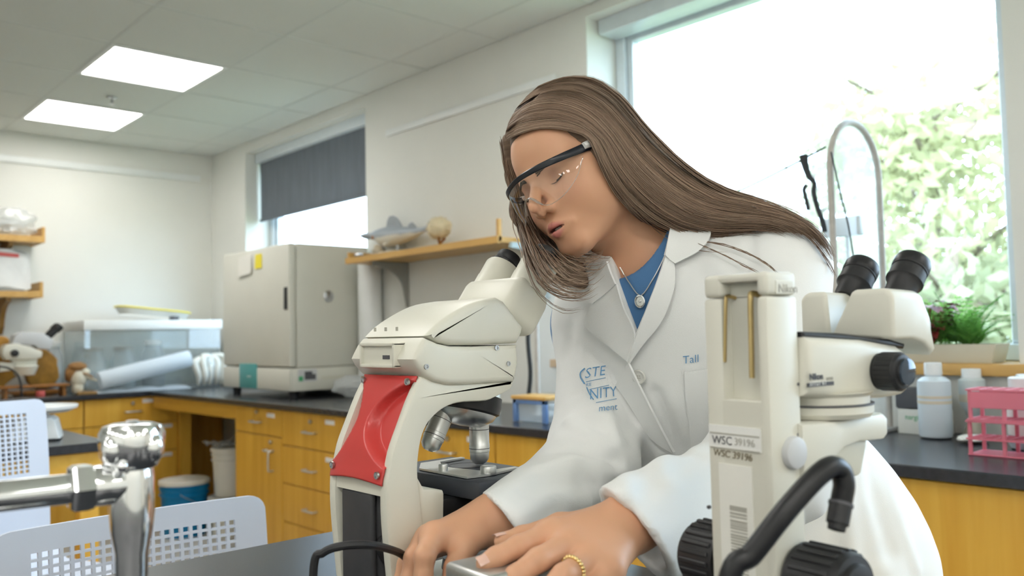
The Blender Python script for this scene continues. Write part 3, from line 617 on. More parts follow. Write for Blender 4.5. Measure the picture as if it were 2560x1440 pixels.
pmat('glovewhite', (.66, .64, .56), .5, noise=.08, nscale=15)
for k in range(5):
    x = 2.46+.042*k; z0 = 1.10+.03*math.sin(k*2.1)
    obj('glove', MB().tube(smoothcurve([(2.56, 6.06, 1.13), (x+.01*k-.02, 6.03, z0), (x, 6.02-.01*(k % 2), 1.0), (x+.012*math.sin(k*3), 6.03, CT+.02)], 14), np.interp(np.linspace(0, 1, 14), [0, .4, .7, 1], [.022, .026, .02, .008]), 10), 'glovewhite', t, world=True)
obj('clear_wrap', crumple((2.55, 6.05, 1.04), (.10, .045, .095), 31, amp=.2), 'cloudy', t, world=True)
# ---- amber specimen, wooden stand and white-and-brown mount
pmat('amberspec', (.40, .20, .03), .5, noise=.3, nscale=18, bump=.4, bscale=60)
t = thing('amber_specimen', 'large amber-brown leathery specimen behind the small microscope', 'specimen', (1.44, 6.37, CT))
rs = np.random.RandomState(4)
def slabblob(cx, cz, rx, rz, y, th, seed, n=40):
    r_ = np.random.RandomState(seed); ph = r_.rand(6)*6.3; pts = [(cx+rx*math.cos(a)*(1+.07*math.sin(3*a+ph[0])+.05*math.sin(7*a+ph[1])+.03*math.sin(13*a+ph[2])), cz+rz*math.sin(a)*(1+.07*math.sin(2*a+ph[3])+.05*math.sin(5*a+ph[4]))) for a in np.linspace(0, 2*PI, n, endpoint=False)]
    return MB().prism(pts, 'y', y-th/2, y+th/2, .012, 3)
obj('lobe', slabblob(1.535, 1.085, .105, .135, 6.37, .06, 3), 'amberspec', t, world=True); obj('lobe', slabblob(1.25, 1.13, .16, .175, 6.37, .06, 5), 'amberspec', t, world=True)
obj('wooden_base', MB().box((1.22, 6.33, CT+.002), (1.64, 6.41, CT+.03), .006), 'amberwood', t, world=True)
t = thing('small_stand', 'low reddish wooden stand in front of the small microscope', 'stand', (1.42, 6.07, CT))
obj('top_board', MB().box((1.22, 6.01, CT+.062), (1.62, 6.14, CT+.078), .004), 'amberwood', t, world=True)
for x in (1.25, 1.58): obj('stand_leg', MB().box((x, 6.03, CT+.001), (x+.02, 6.12, CT+.063)), 'amberwood', t, world=True, smooth=False)
o = obj('red_cap', MB().cyl((1.45, 6.03, CT+.001), (1.45, 6.03, CT+.04), .027, n=18, bev=.004), 'redprint'); tag(rebase(o), 'small red cap under the low wooden stand', 'cap')
t = thing('animal_mount', 'white and brown animal mount with a pointed snout beside the tank', 'taxidermy', (1.70, 6.06, CT))
pmat('furwhite', (.66, .62, .50), .8, noise=.15, nscale=40, bump=.5, bscale=120); pmat('furbrown', (.30, .15, .05), .8, noise=.25, nscale=40, bump=.5, bscale=120)
def blob(parts, name, mat, parent):
    m = MB()
    for c, r in parts: m.add(*(lambda q: (q.v, q.f))(crumple(c, r, int(abs(c[0]*999)) % 97, amp=.12)))
    return obj(name, m, mat, parent, world=True)
blob([((1.68, 6.06, 1.02), (.045, .045, .055)), ((1.675, 6.06, .96), (.035, .04, .045)), ((1.715, 6.05, 1.06), (.03, .03, .025))], 'head', 'furwhite', t)
blob([((1.675, 6.07, 1.095), (.055, .045, .03)), ((1.64, 6.08, 1.05), (.035, .04, .05))], 'brown_cap', 'furbrown', t)
obj('snout', MB().cyl((1.71, 6.05, 1.04), (1.79, 6.04, 1.0), .018, .005, 12), 'furwhite', t, world=True)
obj('eye_stripe', MB().tube([(1.70, 6.025, 1.055), (1.725, 6.015, 1.045), (1.755, 6.02, 1.025)], .006, 8), 'furbrown', t, world=True)
obj('mount_base', MB().box((1.66, 6.0, CT+.001), (1.78, 6.11, CT+.018), .004), 'darkwood', t, world=True)
# ---- small stereo microscope at the left edge
t = thing('stereo_microscope', 'small white stereo microscope with one eyepiece at the left picture edge', 'microscope', (1.40, 6.22, CT))
yb_ = 6.16
def sidepoly(pts, Y): return [(onY(px, py, Y)[0], onY(px, py, Y)[2]) for px, py in pts]
obj('pod', MB().prism(sidepoly([(5, 872), (12, 862), (40, 858), (98, 876), (104, 880), (102, 893), (88, 898), (14, 900), (4, 888)], yb_), 'y', yb_-.03, yb_+.09, .008, 2), 'ivory', t, world=True)
obj('prism_head', MB().prism(sidepoly([(28, 860), (36, 838), (52, 830), (105, 832), (132, 850), (124, 874), (96, 872), (84, 863)], yb_), 'y', yb_-.025, yb_+.085, .006, 2), 'greyplastic', t, world=True)
a = onY(118, 845, yb_+.0); b = onY(150, 815, yb_+.0)
for s in (0, .055):
    e = obj('eyepiece', MB().cyl(a+[0, s, 0], b+[0, s, 0], .02, .022, 18, bev=.003), 'blackrubber', t, world=True)
    obj('eyecup', MB().cyl(b+[0, s, 0]-(b-a)*.35, b+[0, s, 0]+(b-a)*.05, .027, .026, 18, bev=.004), 'blackrubber', e, world=True)
c_ = onY(36, 883, yb_-.03); obj('zoom_knob', MB().cyl(c_, c_-np.array([0, .03, 0]), .024, .021, 18, bev=.004), 'blackplastic', t, world=True)
obj('objective_mount', MB().prism(sidepoly([(30, 900), (94, 898), (92, 915), (32, 916)], yb_), 'y', yb_, yb_+.07, .006, 2), 'ivory', t, world=True)
obj('nose', MB().cyl(onY(62, 914, yb_+.03), onY(62, 938, yb_+.03), .078, .058, 22, bev=.004), 'ivory', t, world=True)
obj('arm', MB().prism(sidepoly([(0, 905), (40, 908), (40, 925), (0, 930)], yb_), 'y', yb_, yb_+.06, .005, 2), 'ivory', t, world=True)
xc = onY(-20, 900, yb_)[0]
obj('column', MB().box((xc-.07, yb_-.01, CT+.018), (xc, yb_+.07, 1.19), .008), 'ivory', t, world=True); obj('base', MB().box((xc-.09, yb_-.02, CT+.0), (xc+.115, yb_+.16, CT+.02), .008), 'ivory', t, world=True)
cp = [onY(px, py, 6.0) for px, py in ((-8, 916), (20, 920), (42, 935), (52, 960))]+[np.array((onY(54, 985, 6.0)[0], 6.0, CT+.008))]
o = obj('cable', MB().tube(smoothcurve(cp, 24), .0065, 8), 'blackrubber'); tag(rebase(o), 'black cable looping in front of the small microscope', 'cable')
def leafmat(name, c):
    m, t, b = _nt(name); b.inputs['Base Color'].default_value = (*c, 1); b.inputs['Roughness'].default_value = .6
    n, l = t.nodes, t.links; tl = n.new('ShaderNodeBsdfTranslucent'); tl.inputs[0].default_value = (*[min(1, q*1.25) for q in c], 1); mx = n.new('ShaderNodeMixShader'); mx.inputs[0].default_value = .5
    nz = n.new('ShaderNodeTexNoise'); nz.inputs['Scale'].default_value = 1.3; rp = n.new('ShaderNodeValToRGB'); rp.color_ramp.elements[0].color = (*[q*.8 for q in c], 1); rp.color_ramp.elements[1].color = (*[min(1, q*1.15) for q in c], 1); rp.color_ramp.elements[0].position = .35; rp.color_ramp.elements[1].position = .65
    tc = n.new('ShaderNodeTexCoord'); l.new(tc.outputs['Object'], nz.inputs[0]); l.new(nz.outputs[0], rp.inputs[0]); l.new(rp.outputs[0], b.inputs['Base Color'])
    l.new(b.outputs[0], mx.inputs[1]); l.new(tl.outputs[0], mx.inputs[2]); l.new(mx.outputs[0], n['Material Output'].inputs[0])
# ================================================================== right end of the window bench
def rot_bottle(name, label, x, y, r, h, mat, parts, group=None):
    t = thing(name, label, 'bottle', (x, y, CT+.0005), 0, group)
    for nm, pr, mt in parts: obj(nm, MB().lathe(pr, n=32), mt, t)
    return t
pmat('ldpe', (.66, .74, .80), .35, noise=.02, nscale=5, sss=.3, sssr=(1, 1, 1)); pmat('ldpe2', (.62, .68, .68), .4, noise=.03, sss=.2, sssr=(1, 1, 1)); pmat('capwhite', (.80, .83, .84), .4, noise=.02)
pmat('beige', (.68, .62, .50), .5, noise=.03); pmat('pink', (.68, .19, .26), .4, noise=.04, nscale=8, sss=.15); leafmat('fern', (.13, .30, .06)); leafmat('fern2', (.22, .42, .10)); pmat('redleaf', (.22, .035, .03), .5, noise=.4, nscale=25); pmat('soil', (.03, .022, .015), .9, noise=.3, nscale=60); pmat('planter', (.66, .62, .50), .5, noise=.04, nscale=9)
h = .222; r = .046
t = rot_bottle('plastic_bottle', 'tall cloudy plastic bottle with a white screw cap on the right worktop', 2.645, 1.055, r, h, 'ldpe', [
    ('bottle_body', [(0, .002), (r*.85, .002), (r*.97, .006), (r, .015), (r, h*.70), (r*.97, h*.76), (r*.7, h*.805), (r*.48, h*.82), (r*.46, h*.85)], 'ldpe'),
    ('cap', [(0, h), (r*.5, h), (r*.53, h*.99), (r*.53, h*.84), (r*.46, h*.84)], 'capwhite'),
    ('label_band', [(r*1.003, h*.53), (r*1.012, h*.532), (r*1.012, h*.565), (r*1.003, h*.567)], 'beige'), ('label_band', [(r*1.003, h*.46), (r*1.012, h*.462), (r*1.012, h*.50), (r*1.003, h*.502)], 'beige')])
r = .036; h = .15
rot_bottle('plastic_bottle', 'beige-bottomed cloudy bottle standing behind the tall one', 2.745, .985, r, h, 'ldpe2', [
    ('bottle_body', [(0, .05), (.012, .05), (r*.6, .075), (r, .10), (r, h*1.12), (r*.75, h*1.16)], 'ldpe2'), ('cone_foot', [(0, 0), (.03, 0), (.03, .006), (.013, .055), (r*.62, .078), (r*1.01, .104), (r*1.01, .125), (r*.98, .126)], 'beige'), ('cap', [(0, h*1.34), (r*.72, h*1.34), (r*.74, h*1.32), (r*.74, h*1.14), (r*.6, h*1.14)], 'capwhite')])
for i, (x, y, lab) in enumerate(((2.56, .775, 'white lidded jar standing behind the pink racks'), (2.70, .80, 'second white lidded jar, farther back behind the pink racks'))):
    r = .055; h = .19; t = rot_bottle('plastic_jar', lab, x, y, r, h, 'ldpe', [('jar_body', [(0, .002), (r*.9, .002), (r, .012), (r, h*.7), (r*.85, h*.76)], 'ldpe'), ('lid', [(0, h), (r*.84, h), (r*.9, h*.985), (r*.9, h*.78), (r*.82, h*.78)], 'capwhite'), ('paper_label', [(r*1.002, h*.2), (r*1.01, h*.202), (r*1.01, h*.55), (r*1.002, h*.552)], 'label')])
# carton with faint print
t = thing('carton', 'small pale carton with green print beside the tall bottle', 'box', (2.742, 1.132, CT), math.radians(-8))
obj('carton_body', MB().box((-.045, -.075, 0), (.045, .055, .075), .0015, 1), 'paper', t)
textmesh('nargip', .022, frameM((-.0455, .03, .045), (0, -1, 0), (0, 0, 1)), 'print', 'greenprint' if 'greenprint' in MATS else 'green', t, world=False)
o = obj('dark_case', MB().box((2.705, 1.08, CT+.0765), (2.79, 1.20, CT+.14), .008), 'ink'); tag(rebase(o), 'black case on top of the pale carton behind the tall bottle', 'case')
o = obj('paper_tissue', crumple((2.60, .935, CT+.012), (.045, .035, .009), 8, amp=.3), 'paper'); tag(rebase(o), 'crumpled white tissue on the right worktop', 'tissue')
# ---- pink test-tube racks, one on the other
def rack(label, x, y, z, L, D_, H, levels, rz, grp='pink test-tube racks'):
    t = thing('test_tube_rack', label, 'rack', (x, y, z), rz, grp)
    for zz, hole in levels:
        m = MB()
        if not hole: m.box((-D_/2, -L/2, zz), (D_/2, L/2, zz+.004), .001, 1)
        else:
            nx, ny = 4, 8; dx, dy = D_/nx, L/ny
            for i in range(nx+1): m.box((-D_/2+i*dx-.0028, -L/2, zz), (-D_/2+i*dx+.0028, L/2, zz+.004))
            for j in range(ny+1): m.box((-D_/2, -L/2+j*dy-.0028, zz), (D_/2, -L/2+j*dy+.0028, zz+.004))
        obj('shelf_plate', m, 'pink', t, smooth=False)
    for sx in (-1, 1):
        for sy in (-1, -.33, .33, 1): obj('rack_post', MB().box((sx*(D_/2-.005)-.004, sy*(L/2-.006)-.004, .002), (sx*(D_/2-.005)+.004, sy*(L/2-.006)+.004, H-.002)), 'pink', t, smooth=False)
    return t
tr = rack('lower pink test-tube rack standing on the right worktop', 2.40, .735, CT+.0005, .25, .105, .088, ((0, 0), (.04, 1), (.084, 1)), 0)
tr2 = rack('upper pink test-tube rack stacked on the lower pink one', 2.40, .735, CT+.089, .245, .10, .08, ((0, 1), (.076, 1)), math.radians(2))
obj('side_panel', MB().box((-.052, -.115, .032), (-.047, .115, .074), .001, 1), 'pink', tr2); obj('side_panel', MB().box((.047, -.115, .032), (.052, .115, .074), .001, 1), 'pink', tr2)
# ---- planter on the sill
t = thing('planter', 'cream trough planter with fern and red-leaved plant on the window sill', 'planter', (2.885, 1.125, 1.13), 0)
def trough(w0, w1, l0, l1, h):
    m = MB(); R_ = []
    for (w, l, z) in ((w0, l0, 0), (w1, l1, h), (w1-.008, l1-.008, h), (w1-.016, l1-.016, h-.012)): R_.append([(-w/2, -l/2, z), (w/2, -l/2, z), (w/2, l/2, z), (-w/2, l/2, z), (-w/2, -l/2, z)])
    return m.grid(R_).add(R_[0][:4], [(0, 1, 2, 3)])
obj('trough', trough(.11, .13, .34, .37, .058), 'planter', t, smooth=False); obj('soil', MB().box((-.058, -.17, .03), (.058, .17, .048)), 'soil', t, smooth=False)
rs = np.random.RandomState(12)
def fern(name, base, nf, L, mat, droop, lw, tilt=.7):
    m = MB()
    for k in range(nf):
        a = 2*PI*k/nf+rs.rand()*.5; l = L*(.6+.5*rs.rand()); e = tilt*(.35+.8*rs.rand()); b0 = np.array(base)+[.012*math.cos(a), .012*math.sin(a), 0]
        pts = []
        for s in np.linspace(0, 1, 11): pts.append(b0+np.array([math.cos(a)*math.sin(e*(.4+s*droop))*l*s, math.sin(a)*math.sin(e*(.4+s*droop))*l*s, l*s*math.cos(e*(.3+s*droop))]))
        m.tube(pts, .0011, 4, caps=False)
        for i in range(2, 11):
            tdir = nrm(pts[i]-pts[i-1]); sd = nrm(np.cross(tdir, [0, 0, 1.0])+1e-6); w = lw*(1-.75*abs(i/10-.35)); 
            for s in (-1, 1):
                q0 = pts[i]; tip = q0+sd*s*w+tdir*w*.45+[0, 0, -.15*w]; m.add([q0, q0+tdir*.006+sd*s*w*.4, tip, q0-tdir*.004+sd*s*w*.5], [(0, 1, 2, 3)])
    return obj(name, m, mat, t, smooth=False)
for k, (x, y, L_) in enumerate(((0.0, -.065, .185), (.02, -.01, .16), (-.02, -.10, .125), (.0, .04, .13))): fern('fern_frond', (x, y, .045), 17, L_, ('fern', 'fern2')[k % 2], .9, .03)
def leafy(base, n, mat):
    m = MB()
    for k in range(n):
        a = rs.rand()*6.28; l = .05+.10*rs.rand(); d = np.array([math.cos(a)*.45, math.sin(a)*.45, 1.0]); c = np.array(base)+d*l; u_ = nrm(np.array([math.cos(a), math.sin(a), .1-.5*rs.rand()])); v_ = nrm(np.cross(u_, [0, 0, 1])); w = .013+.008*rs.rand(); ll = .035+.02*rs.rand()
        m.tube([np.array(base)+d*.0, c], .0012, 4, caps=False)
        m.add([c, c+u_*ll*.45+v_*w+[0, 0, .004], c+u_*ll*.45+[0, 0, -.002], c+u_*ll*.45-v_*w+[0, 0, .004], c+u_*ll-[0, 0, .008]], [(0, 1, 2), (0, 2, 3), (1, 4, 2), (2, 4, 3)])
    return m
obj('red_leaves', leafy((-.035, .015, .045), 60, 0), 'redleaf', t, smooth=False); obj('red_leaves', leafy((-.03, .055, .045), 50, 0), 'redleaf', t, smooth=False); obj('green_leaves', leafy((-.02, .10, .045), 36, 0), 'fern2', t, smooth=False)
# ---- clear vinyl cage with arched frame tubes
t = thing('vinyl_cage', 'clear vinyl zip-up cage with arched frame tubes standing before the large window', 'insect cage', (2.45, 1.85, CT))
pmat('cagetube', (.50, .47, .43), .45, noise=.08); pmat('strapblack', (.03, .035, .04), .6, noise=.1)
clearmat('vinyl', (.96, .985, 1.0), base=.05, edge=.35, rough=.08, haze=.12)
ya, ybk = 1.235, 2.515; xa, xb_ = 2.42, 2.74
def arch(y, x0, x1, ztop, r=.009):
    pts = [(x0, y, CT+.012)]+[(x0, y, z) for z in np.linspace(CT+.1, ztop-.16, 6)]+[((x0+x1)/2-(x1-x0)/2*math.cos(a), y, ztop-.16+.16*math.sin(a)) for a in np.linspace(.15, PI-.15, 14)]+[(x1, y, z) for z in np.linspace(ztop-.16, CT+.1, 6)]+[(x1, y, CT+.012)]
    return pts
A1 = arch(ya, xa, xb_, 1.885); A2 = arch(ybk, xa, xb_, 1.60)
obj('frame_tube', MB().tube(A1, .0105, 10), 'cagetube', t, world=True); obj('frame_tube', MB().tube(A2, .009, 10), 'cagetube', t, world=True)
def sag(p, q, s, n=20): p, q = np.array(p), np.array(q); return [p+(q-p)*u-np.array([0, 0, s*4*u*(1-u)]) for u in np.linspace(0, 1, n)]
obj('zip_line', MB().tube(sag((xa, ya+.01, 1.79), (xa, ybk, 1.56), .05), .003, 6), 'strapblack', t, world=True)
i1 = [A1[k] for k in range(1, 27)]; i2 = [A2[k] for k in range(1, 27)]
g = [[np.array(i1[k])+(np.array(i2[k])-np.array(i1[k]))*u-np.array([0, 0, .06*4*u*(1-u)])*(k > 5)*(k < 21) for u in np.linspace(0, 1, 10)] for k in range(26)]
obj('vinyl_cover', MB().grid(g), 'vinyl', t, world=True)
obj('vinyl_end', MB().add([A1[k] for k in range(0, 28)], [tuple(range(28))]), 'vinyl', t, world=True); obj('base_tray', MB().box((xa-.02, ya-.02, CT+.0005), (xb_+.02, ybk+.02, CT+.014), .003), 'greyplastic', t, world=True)
st = [onX(px, py, xa-.01) for px, py in ((2009, 388), (2012, 410), (2022, 440), (2036, 458), (2034, 480), (2044, 520), (2056, 552), (2062, 580))]
obj('strap', MB().tube(smoothcurve(st, 24), np.interp(np.linspace(0, 1, 24), [0, .1, .4, 1], [.013, .012, .007, .008]), 8), 'strapblack', t, world=True)
st = [onX(px, py, xa-.01) for px, py in ((2016, 462), (2010, 475), (2016, 500), (2021, 525))]
obj('strap', MB().tube(smoothcurve(st, 16), .006, 8), 'strapblack', t, world=True)
st = [onX(px, py, xa-.01) for px, py in ((1322, 760), (1320, 850), (1326, 930), (1322, 985))]
obj('strap', MB().tube(smoothcurve(st, 16), .009, 8), 'strapblack', t, world=True)
cord = [onX(px, py, xa-.012) for px, py in ((2078, 380), (2100, 480), (2120, 560), (2135, 650))]; obj('cord', MB().tube(smoothcurve(cord, 14), .0025, 6), 'strapblack', t, world=True)
sh = onX(2140, 565, 2.60); o = obj('sensor_block', MB().box((2.58, sh[1]-.02, CT+.62), (2.62, sh[1]+.10, CT+.68), .004).cyl((2.6, sh[1]+.03, CT+.014), (2.6, sh[1]+.03, CT+.63), .006), 'alu'); tag(rebase(o), 'small grey sensor block on a thin post inside the clear cage', 'sensor')
# ---- things on the bench seen between microscope and sleeve
pk = onZ(1290, 1040, CT)
t = thing('power_box', 'small white power box with a black knob on the worktop behind the microscope', 'power box', (2.33, 2.78, CT))
obj('case', MB().box((2.28, 2.70, CT+.001), (2.38, 2.86, CT+.10), .006), 'ivory', t, world=True); obj('black_knob', MB().lathe([(0, .0), (.036, .004), (.04, .02), (.03, .05), (0, .055)], Matrix.Translation((2.28, 2.83, CT+.06)) @ Matrix.Rotation(-PI/2, 4, 'Y'), 20), 'blackrubber', t, world=True)
pmat('bluetrim', (.16, .28, .55), .4, noise=.04)
t = thing('blue_framed_case', 'low clear case with blue frame on the worktop beside the woman\'s sleeve', 'case', (2.28, 2.36, CT))
obj('frame', MB().box((2.22, 2.27, CT+.001), (2.235, 2.29, CT+.085), .002).box((2.22, 2.43, CT+.001), (2.235, 2.45, CT+.085), .002).box((2.22, 2.27, CT+.07), (2.235, 2.45, CT+.085), .002), 'bluetrim', t, world=True)
obj('case_body', MB().box((2.236, 2.28, CT+.001), (2.33, 2.44, CT+.075), .01), 'cloudy', t, world=True); obj('lid', MB().box((2.215, 2.265, CT+.086), (2.34, 2.455, CT+.10), .003), 'shelfwood', t, world=True)
# ================================================================== outside the windows
pmat('lawn', (.22, .25, .14), .9, noise=.25, nscale=3); pmat('bark', (.20, .16, .12), .9, noise=.3, nscale=12)
o = obj('lawn', MB().box((3.2, -30, -.75), (60, 60, -.65)), 'lawn', smooth=False); o['kind'] = 'structure'; o['label'] = 'sunlit lawn outside the windows'
leafmat('leafA', (.36, .36, .20)); leafmat('leafB', (.40, .37, .22)); leafmat('leafC', (.32, .34, .21))
def tree(name, label, x, y, h, r, mat, seed, nl=2600, z0=-.65, lo=.25):
    rs = np.random.RandomState(seed); t = thing(name, label, 'tree', (x, y, z0), 0, 'trees outside the large window')
    m = MB(); m.tube(smoothcurve([(0, 0, 0), (.05, .03, h*.3), (-.04, .05, h*.6), (.03, 0, h*.92)], 12), np.linspace(.14, .03, 12), 8); br = []
    for k in range(16):
        a = rs.rand()*6.28; b = h*(lo+.6*rs.rand()); l = r*(.5+.6*rs.rand()); e = np.array([math.cos(a)*l, math.sin(a)*l, b+l*.45]); s = np.array([0, 0, b]); br.append((s, e)); m.tube(smoothcurve([s, (s+e)/2+[0, 0, .08], e], 6), np.linspace(.045, .012, 6), 5)
    obj('trunk', m, 'bark', t)
    V = np.zeros((nl*4, 3)); i = 0
    for k in range(nl):
        s, e = br[rs.randint(len(br))]; u = .25+.8*rs.rand(); c = s+(e-s)*u+rs.randn(3)*r*.17; d1 = nrm(rs.randn(3)); d2 = nrm(np.cross(d1, rs.randn(3))); sz = .055+.05*rs.rand()
        V[i:i+4] = [c, c+d1*sz+d2*sz*.5, c+d1*sz*2, c+d1*sz-d2*sz*.5]; i += 4
    me = MB(); me.v = [tuple(q) for q in V]; me.f = [(4*k, 4*k+1, 4*k+2, 4*k+3) for k in range(nl)]
    mesh = bpy.data.meshes.new('foliage'); mesh.from_pydata(me.v, [], me.f); mesh.materials.append(MATS[mat]); f = obj('foliage', None, None, t, mesh=mesh); f['kind'] = 'stuff'
tree('leafy_tree', 'pale green leafy tree outside, at the right side of the large window', 8.6, 3.3, 4.6, 1.7, 'leafA', 1, 4200)
tree('leafy_tree', 'yellowish leafy tree outside, in the middle of the large window', 10.5, 5.6, 4.4, 1.8, 'leafB', 2, 3600)
tree('leafy_tree', 'small sparse tree outside, at the left side of the large window', 9.5, 7.9, 4.3, 1.5, 'leafC', 3, 1500)
tree('leafy_tree', 'low bushy tree outside behind the fern', 7.4, 2.75, 2.7, 1.25, 'leafC', 4, 3200, lo=.12)
# ================================================================== island benches, chairs, water tap
TX, TY0, TY1 = 0.97, -.16, 1.332
def island(label, x0, x1, y0, y1):
    t = thing('island_bench', label, 'lab bench', ((x0+x1)/2, (y0+y1)/2, 0))
    obj('benchtop', MB().box((x0, y0, CT-.031), (x1, y1, CT), .003, 1), 'epoxy', t, world=True)
    b = obj('cabinet_base', MB().box((x0+.25, y0+.32, .08), (x1-.25, y1-.32, CT-.032)), 'maple', t, world=True, smooth=False)
    obj('rail', MB().box((x0+.02, y0+.02, CT-.12), (x1-.02, y1-.02, CT-.0315)), 'darkwood' if False else 'maple_h', t, world=True, smooth=False)
    for x in (x0+.06, x1-.06):
        for y in (y0+.06, y1-.06): obj('leg', MB().box((x-.03, y-.03, 0), (x+.03, y+.03, CT-.12), .003, 1), 'maple', t, world=True)
    obj('toe_kick', MB().box((x0+.28, y0+.36, 0), (x1-.28, y1-.36, .081)), 'blackplastic', t, world=True, smooth=False)
island('black-topped island bench in front carrying both large microscopes', -1.6, TX, TY0, TY1)
island('black-topped island bench farther back at the left with the white balance', -1.6, .965, 3.10, 4.55)
# ---- white balance on the far island
bx, by = .80, 3.36
t = thing('balance', 'white kitchen-style balance with a round dish on the far island bench', 'balance', (bx, by, CT), math.radians(-20))
obj('foot', MB().box((-.065, -.075, 0), (.065, .075, .008), .004), 'blackrubber', t)
obj('body', MB().prism([(-.075, .006), (.075, .006), (.06, .07), (.045, .082), (-.045, .082), (-.06, .07)], 'y', -.07, .07, .008, 2), 'trimwhite', t)
obj('dish', MB().lathe([(0, .094), (.10, .096), (.125, .108), (.128, .118), (.124, .120), (.118, .112), (.05, .104), (0, .103)], n=36), 'trimwhite', t); obj('dish_post', MB().cyl((0, 0, .08), (0, 0, .095), .045, .03), 'trimwhite', t)
obj('red_mark', MB().box((-.02, -.0715, .045), (-.01, -.0695, .052)), 'redprint', t, smooth=False)
# ---- perforated chairs
def make_backrest(w, h, nc, nr, hx, hy, m0x, mtop, curve, th):
    """curved panel with real square holes; local x across, z up from 0 to h, y toward the sitter's back"""
    xs = [-w/2]; pit = (w-2*m0x-hx)/(nc-1)
    for k in range(nc): a = -w/2+m0x+k*pit; xs += [a, a+hx]
    xs.append(w/2); zs = [0.0]; pz = hy*1.42
    zt = h-mtop; rows = [(zt-k*pz-hy, zt-k*pz) for k in range(nr)][::-1]
    for a, b in rows: zs += [a, b]
    zs.append(h)
    def P(x, z, s):
        r = .028; z2 = z
        e = w/2-abs(x)
        if z > h-r and e < r:                       # rounded upper corners
            d = math.hypot(r-e, z-(h-r)); 
            if d > r: k_ = r/d; z2 = h-r+(z-(h-r))*k_; x = math.copysign(w/2-r+(r-e)*k_, x)
        y = curve*(1-(2*x/w)**2)+.05*(z/h)**2*.6
        return (x, y+s*th/2, z2)
    X_ = [-w/2, -w/2+.008, -w/2+.016, -w/2+.028]+xs[1:-1]+[w/2-.028, w/2-.016, w/2-.008, w/2]; Z_ = zs[:-1]+[h-.024, h-.014, h-.006, h]
    nx, nz = len(X_), len(Z_); keep = set(); hol = set()
    for i in range(nx-1):
        for j in range(nz-1):
            xm = (X_[i]+X_[i+1])/2; zm = (Z_[j]+Z_[j+1])/2
            inx = any(-w/2+m0x+k*pit < xm < -w/2+m0x+k*pit+hx for k in range(nc)); inz = any(a < zm < b for a, b in rows)
            if not (inx and inz): keep.add((i, j))
    m = MB(); I = lambda i, j, s: (s*nx+i)*nz+j
    vs = [P(X_[i], Z_[j], s) for s in (1, -1) for i in range(nx) for j in range(nz)]; fs = []
    for (i, j) in keep:
        fs.append((I(i, j, 0), I(i+1, j, 0), I(i+1, j+1, 0), I(i, j+1, 0))); fs.append((I(i, j, 1), I(i, j+1, 1), I(i+1, j+1, 1), I(i+1, j, 1)))
        for (di, dj, a, b) in ((-1, 0, (i, j), (i, j+1)), (1, 0, (i+1, j+1), (i+1, j)), (0, -1, (i+1, j), (i, j)), (0, 1, (i, j+1), (i+1, j+1))):
            if (i+di, j+dj) not in keep: fs.append((I(*a, 0), I(*b, 0), I(*b, 1), I(*a, 1)))
    return m.add(vs, fs)
bk = make_backrest(.462, .42, 21, 13, .0108, .0098, .058, .040, .022, .007)
def make_chair(label, loc, rz):
    t = thing('perforated_chair', label, 'chair', loc, rz, 'pale perforated plastic chairs')
    z0 = .53
    m = MB(); m.v = [(x, y, z+z0) for x, y, z in bk.v]; m.f = bk.f
    obj('backrest', m, 'chairwhite', t, auto=50)
    g = [[(x, -.02-y, .455+.06*max(0, (abs(x)/.22)-.7)-.03*max(0, (y-.33)/.1)**2+.05*max(0, .06-y)/.06) for y in np.linspace(0, .43, 14)] for x in np.linspace(-.225, .225, 16)]
    obj('seat', MB().sheet(g, .008), 'chairwhite', t)
    obj('seat_support', MB().box((-.20, -.40, .415), (.20, -.03, .44), .008), 'chairblue', t)
    br = MB()
    for s in (-1, 1): br.tube(smoothcurve([(s*.15, -.12, .43), (s*.16, 0, .43), (s*.17, .035, .50), (s*.175, .05, .62)], 12), .011, 8)
    obj('back_bracket', br, 'greyplastic', t)
    for sx in (-1, 1):
        for sy in (-.38, -.04): obj('leg', MB().tube([(sx*.16, sy, .42), (sx*.215, sy+(.06 if sy > -.2 else -.05), .005)], .012, 8), 'greyplastic', t)
    return t
c1 = onY(365, 1285, 1.55)
make_chair('pale perforated chair tucked behind the front bench', (c1[0], 1.545, 0), 0)
c2 = W(-62, 1120, 2.42); ch = make_chair('pale perforated chair, cut by the left edge, at the far bench', (c2[0]+.0, c2[1], .105), math.radians(22))
for l in ch.children:
    if l.name.startswith('leg'): l.scale = (1, 1, 1.0)
ch.location.z = 0.0
for l in ch.children: 
    if not l.name.startswith('leg'): l.location.z = .132
    else: l.scale.z = 1.3
# ---- chromed water tap on the front bench
fx, fy = W(330, 1250, .62)[:2]
t = thing('water_tap', 'blurred chromed laboratory tap with a side spout on the front bench', 'tap', (fx, fy, CT))
zt = W(330, 1062, .62)[2]-CT; za = W(330, 1205, .62)[2]-CT
obj('base_flange', MB().lathe([(0, 0), (.032, 0), (.032, .006), (.022, .012), (.014, .02), (.0095, .03)], n=30), 'chrome', t)
obj('post', MB().lathe([(.0100, .01), (.0100, za-.075), (.0108, za-.07), (.0112, za-.05), (.0140, za-.036), (.0155, za-.02), (.0155, za+.004), (.0140, za+.012), (.0115, za+.018), (.0125, zt-.032), (.011, zt-.028), (0, zt-.028)], n=30), 'chrome', t)
kn = MB().lathe([(.010, zt-.034), (.017, zt-.03), (.0215, zt-.022), (.0225, zt-.012), (.0225, zt-.006), (.020, zt-.001), (.014, zt+.001), (0, zt)], n=36)
for k in range(4): kn.sphere((.0185*math.cos(k*PI/2+.5), .0185*math.sin(k*PI/2+.5), zt-.016), (.008, .008, .011), 12, 8)
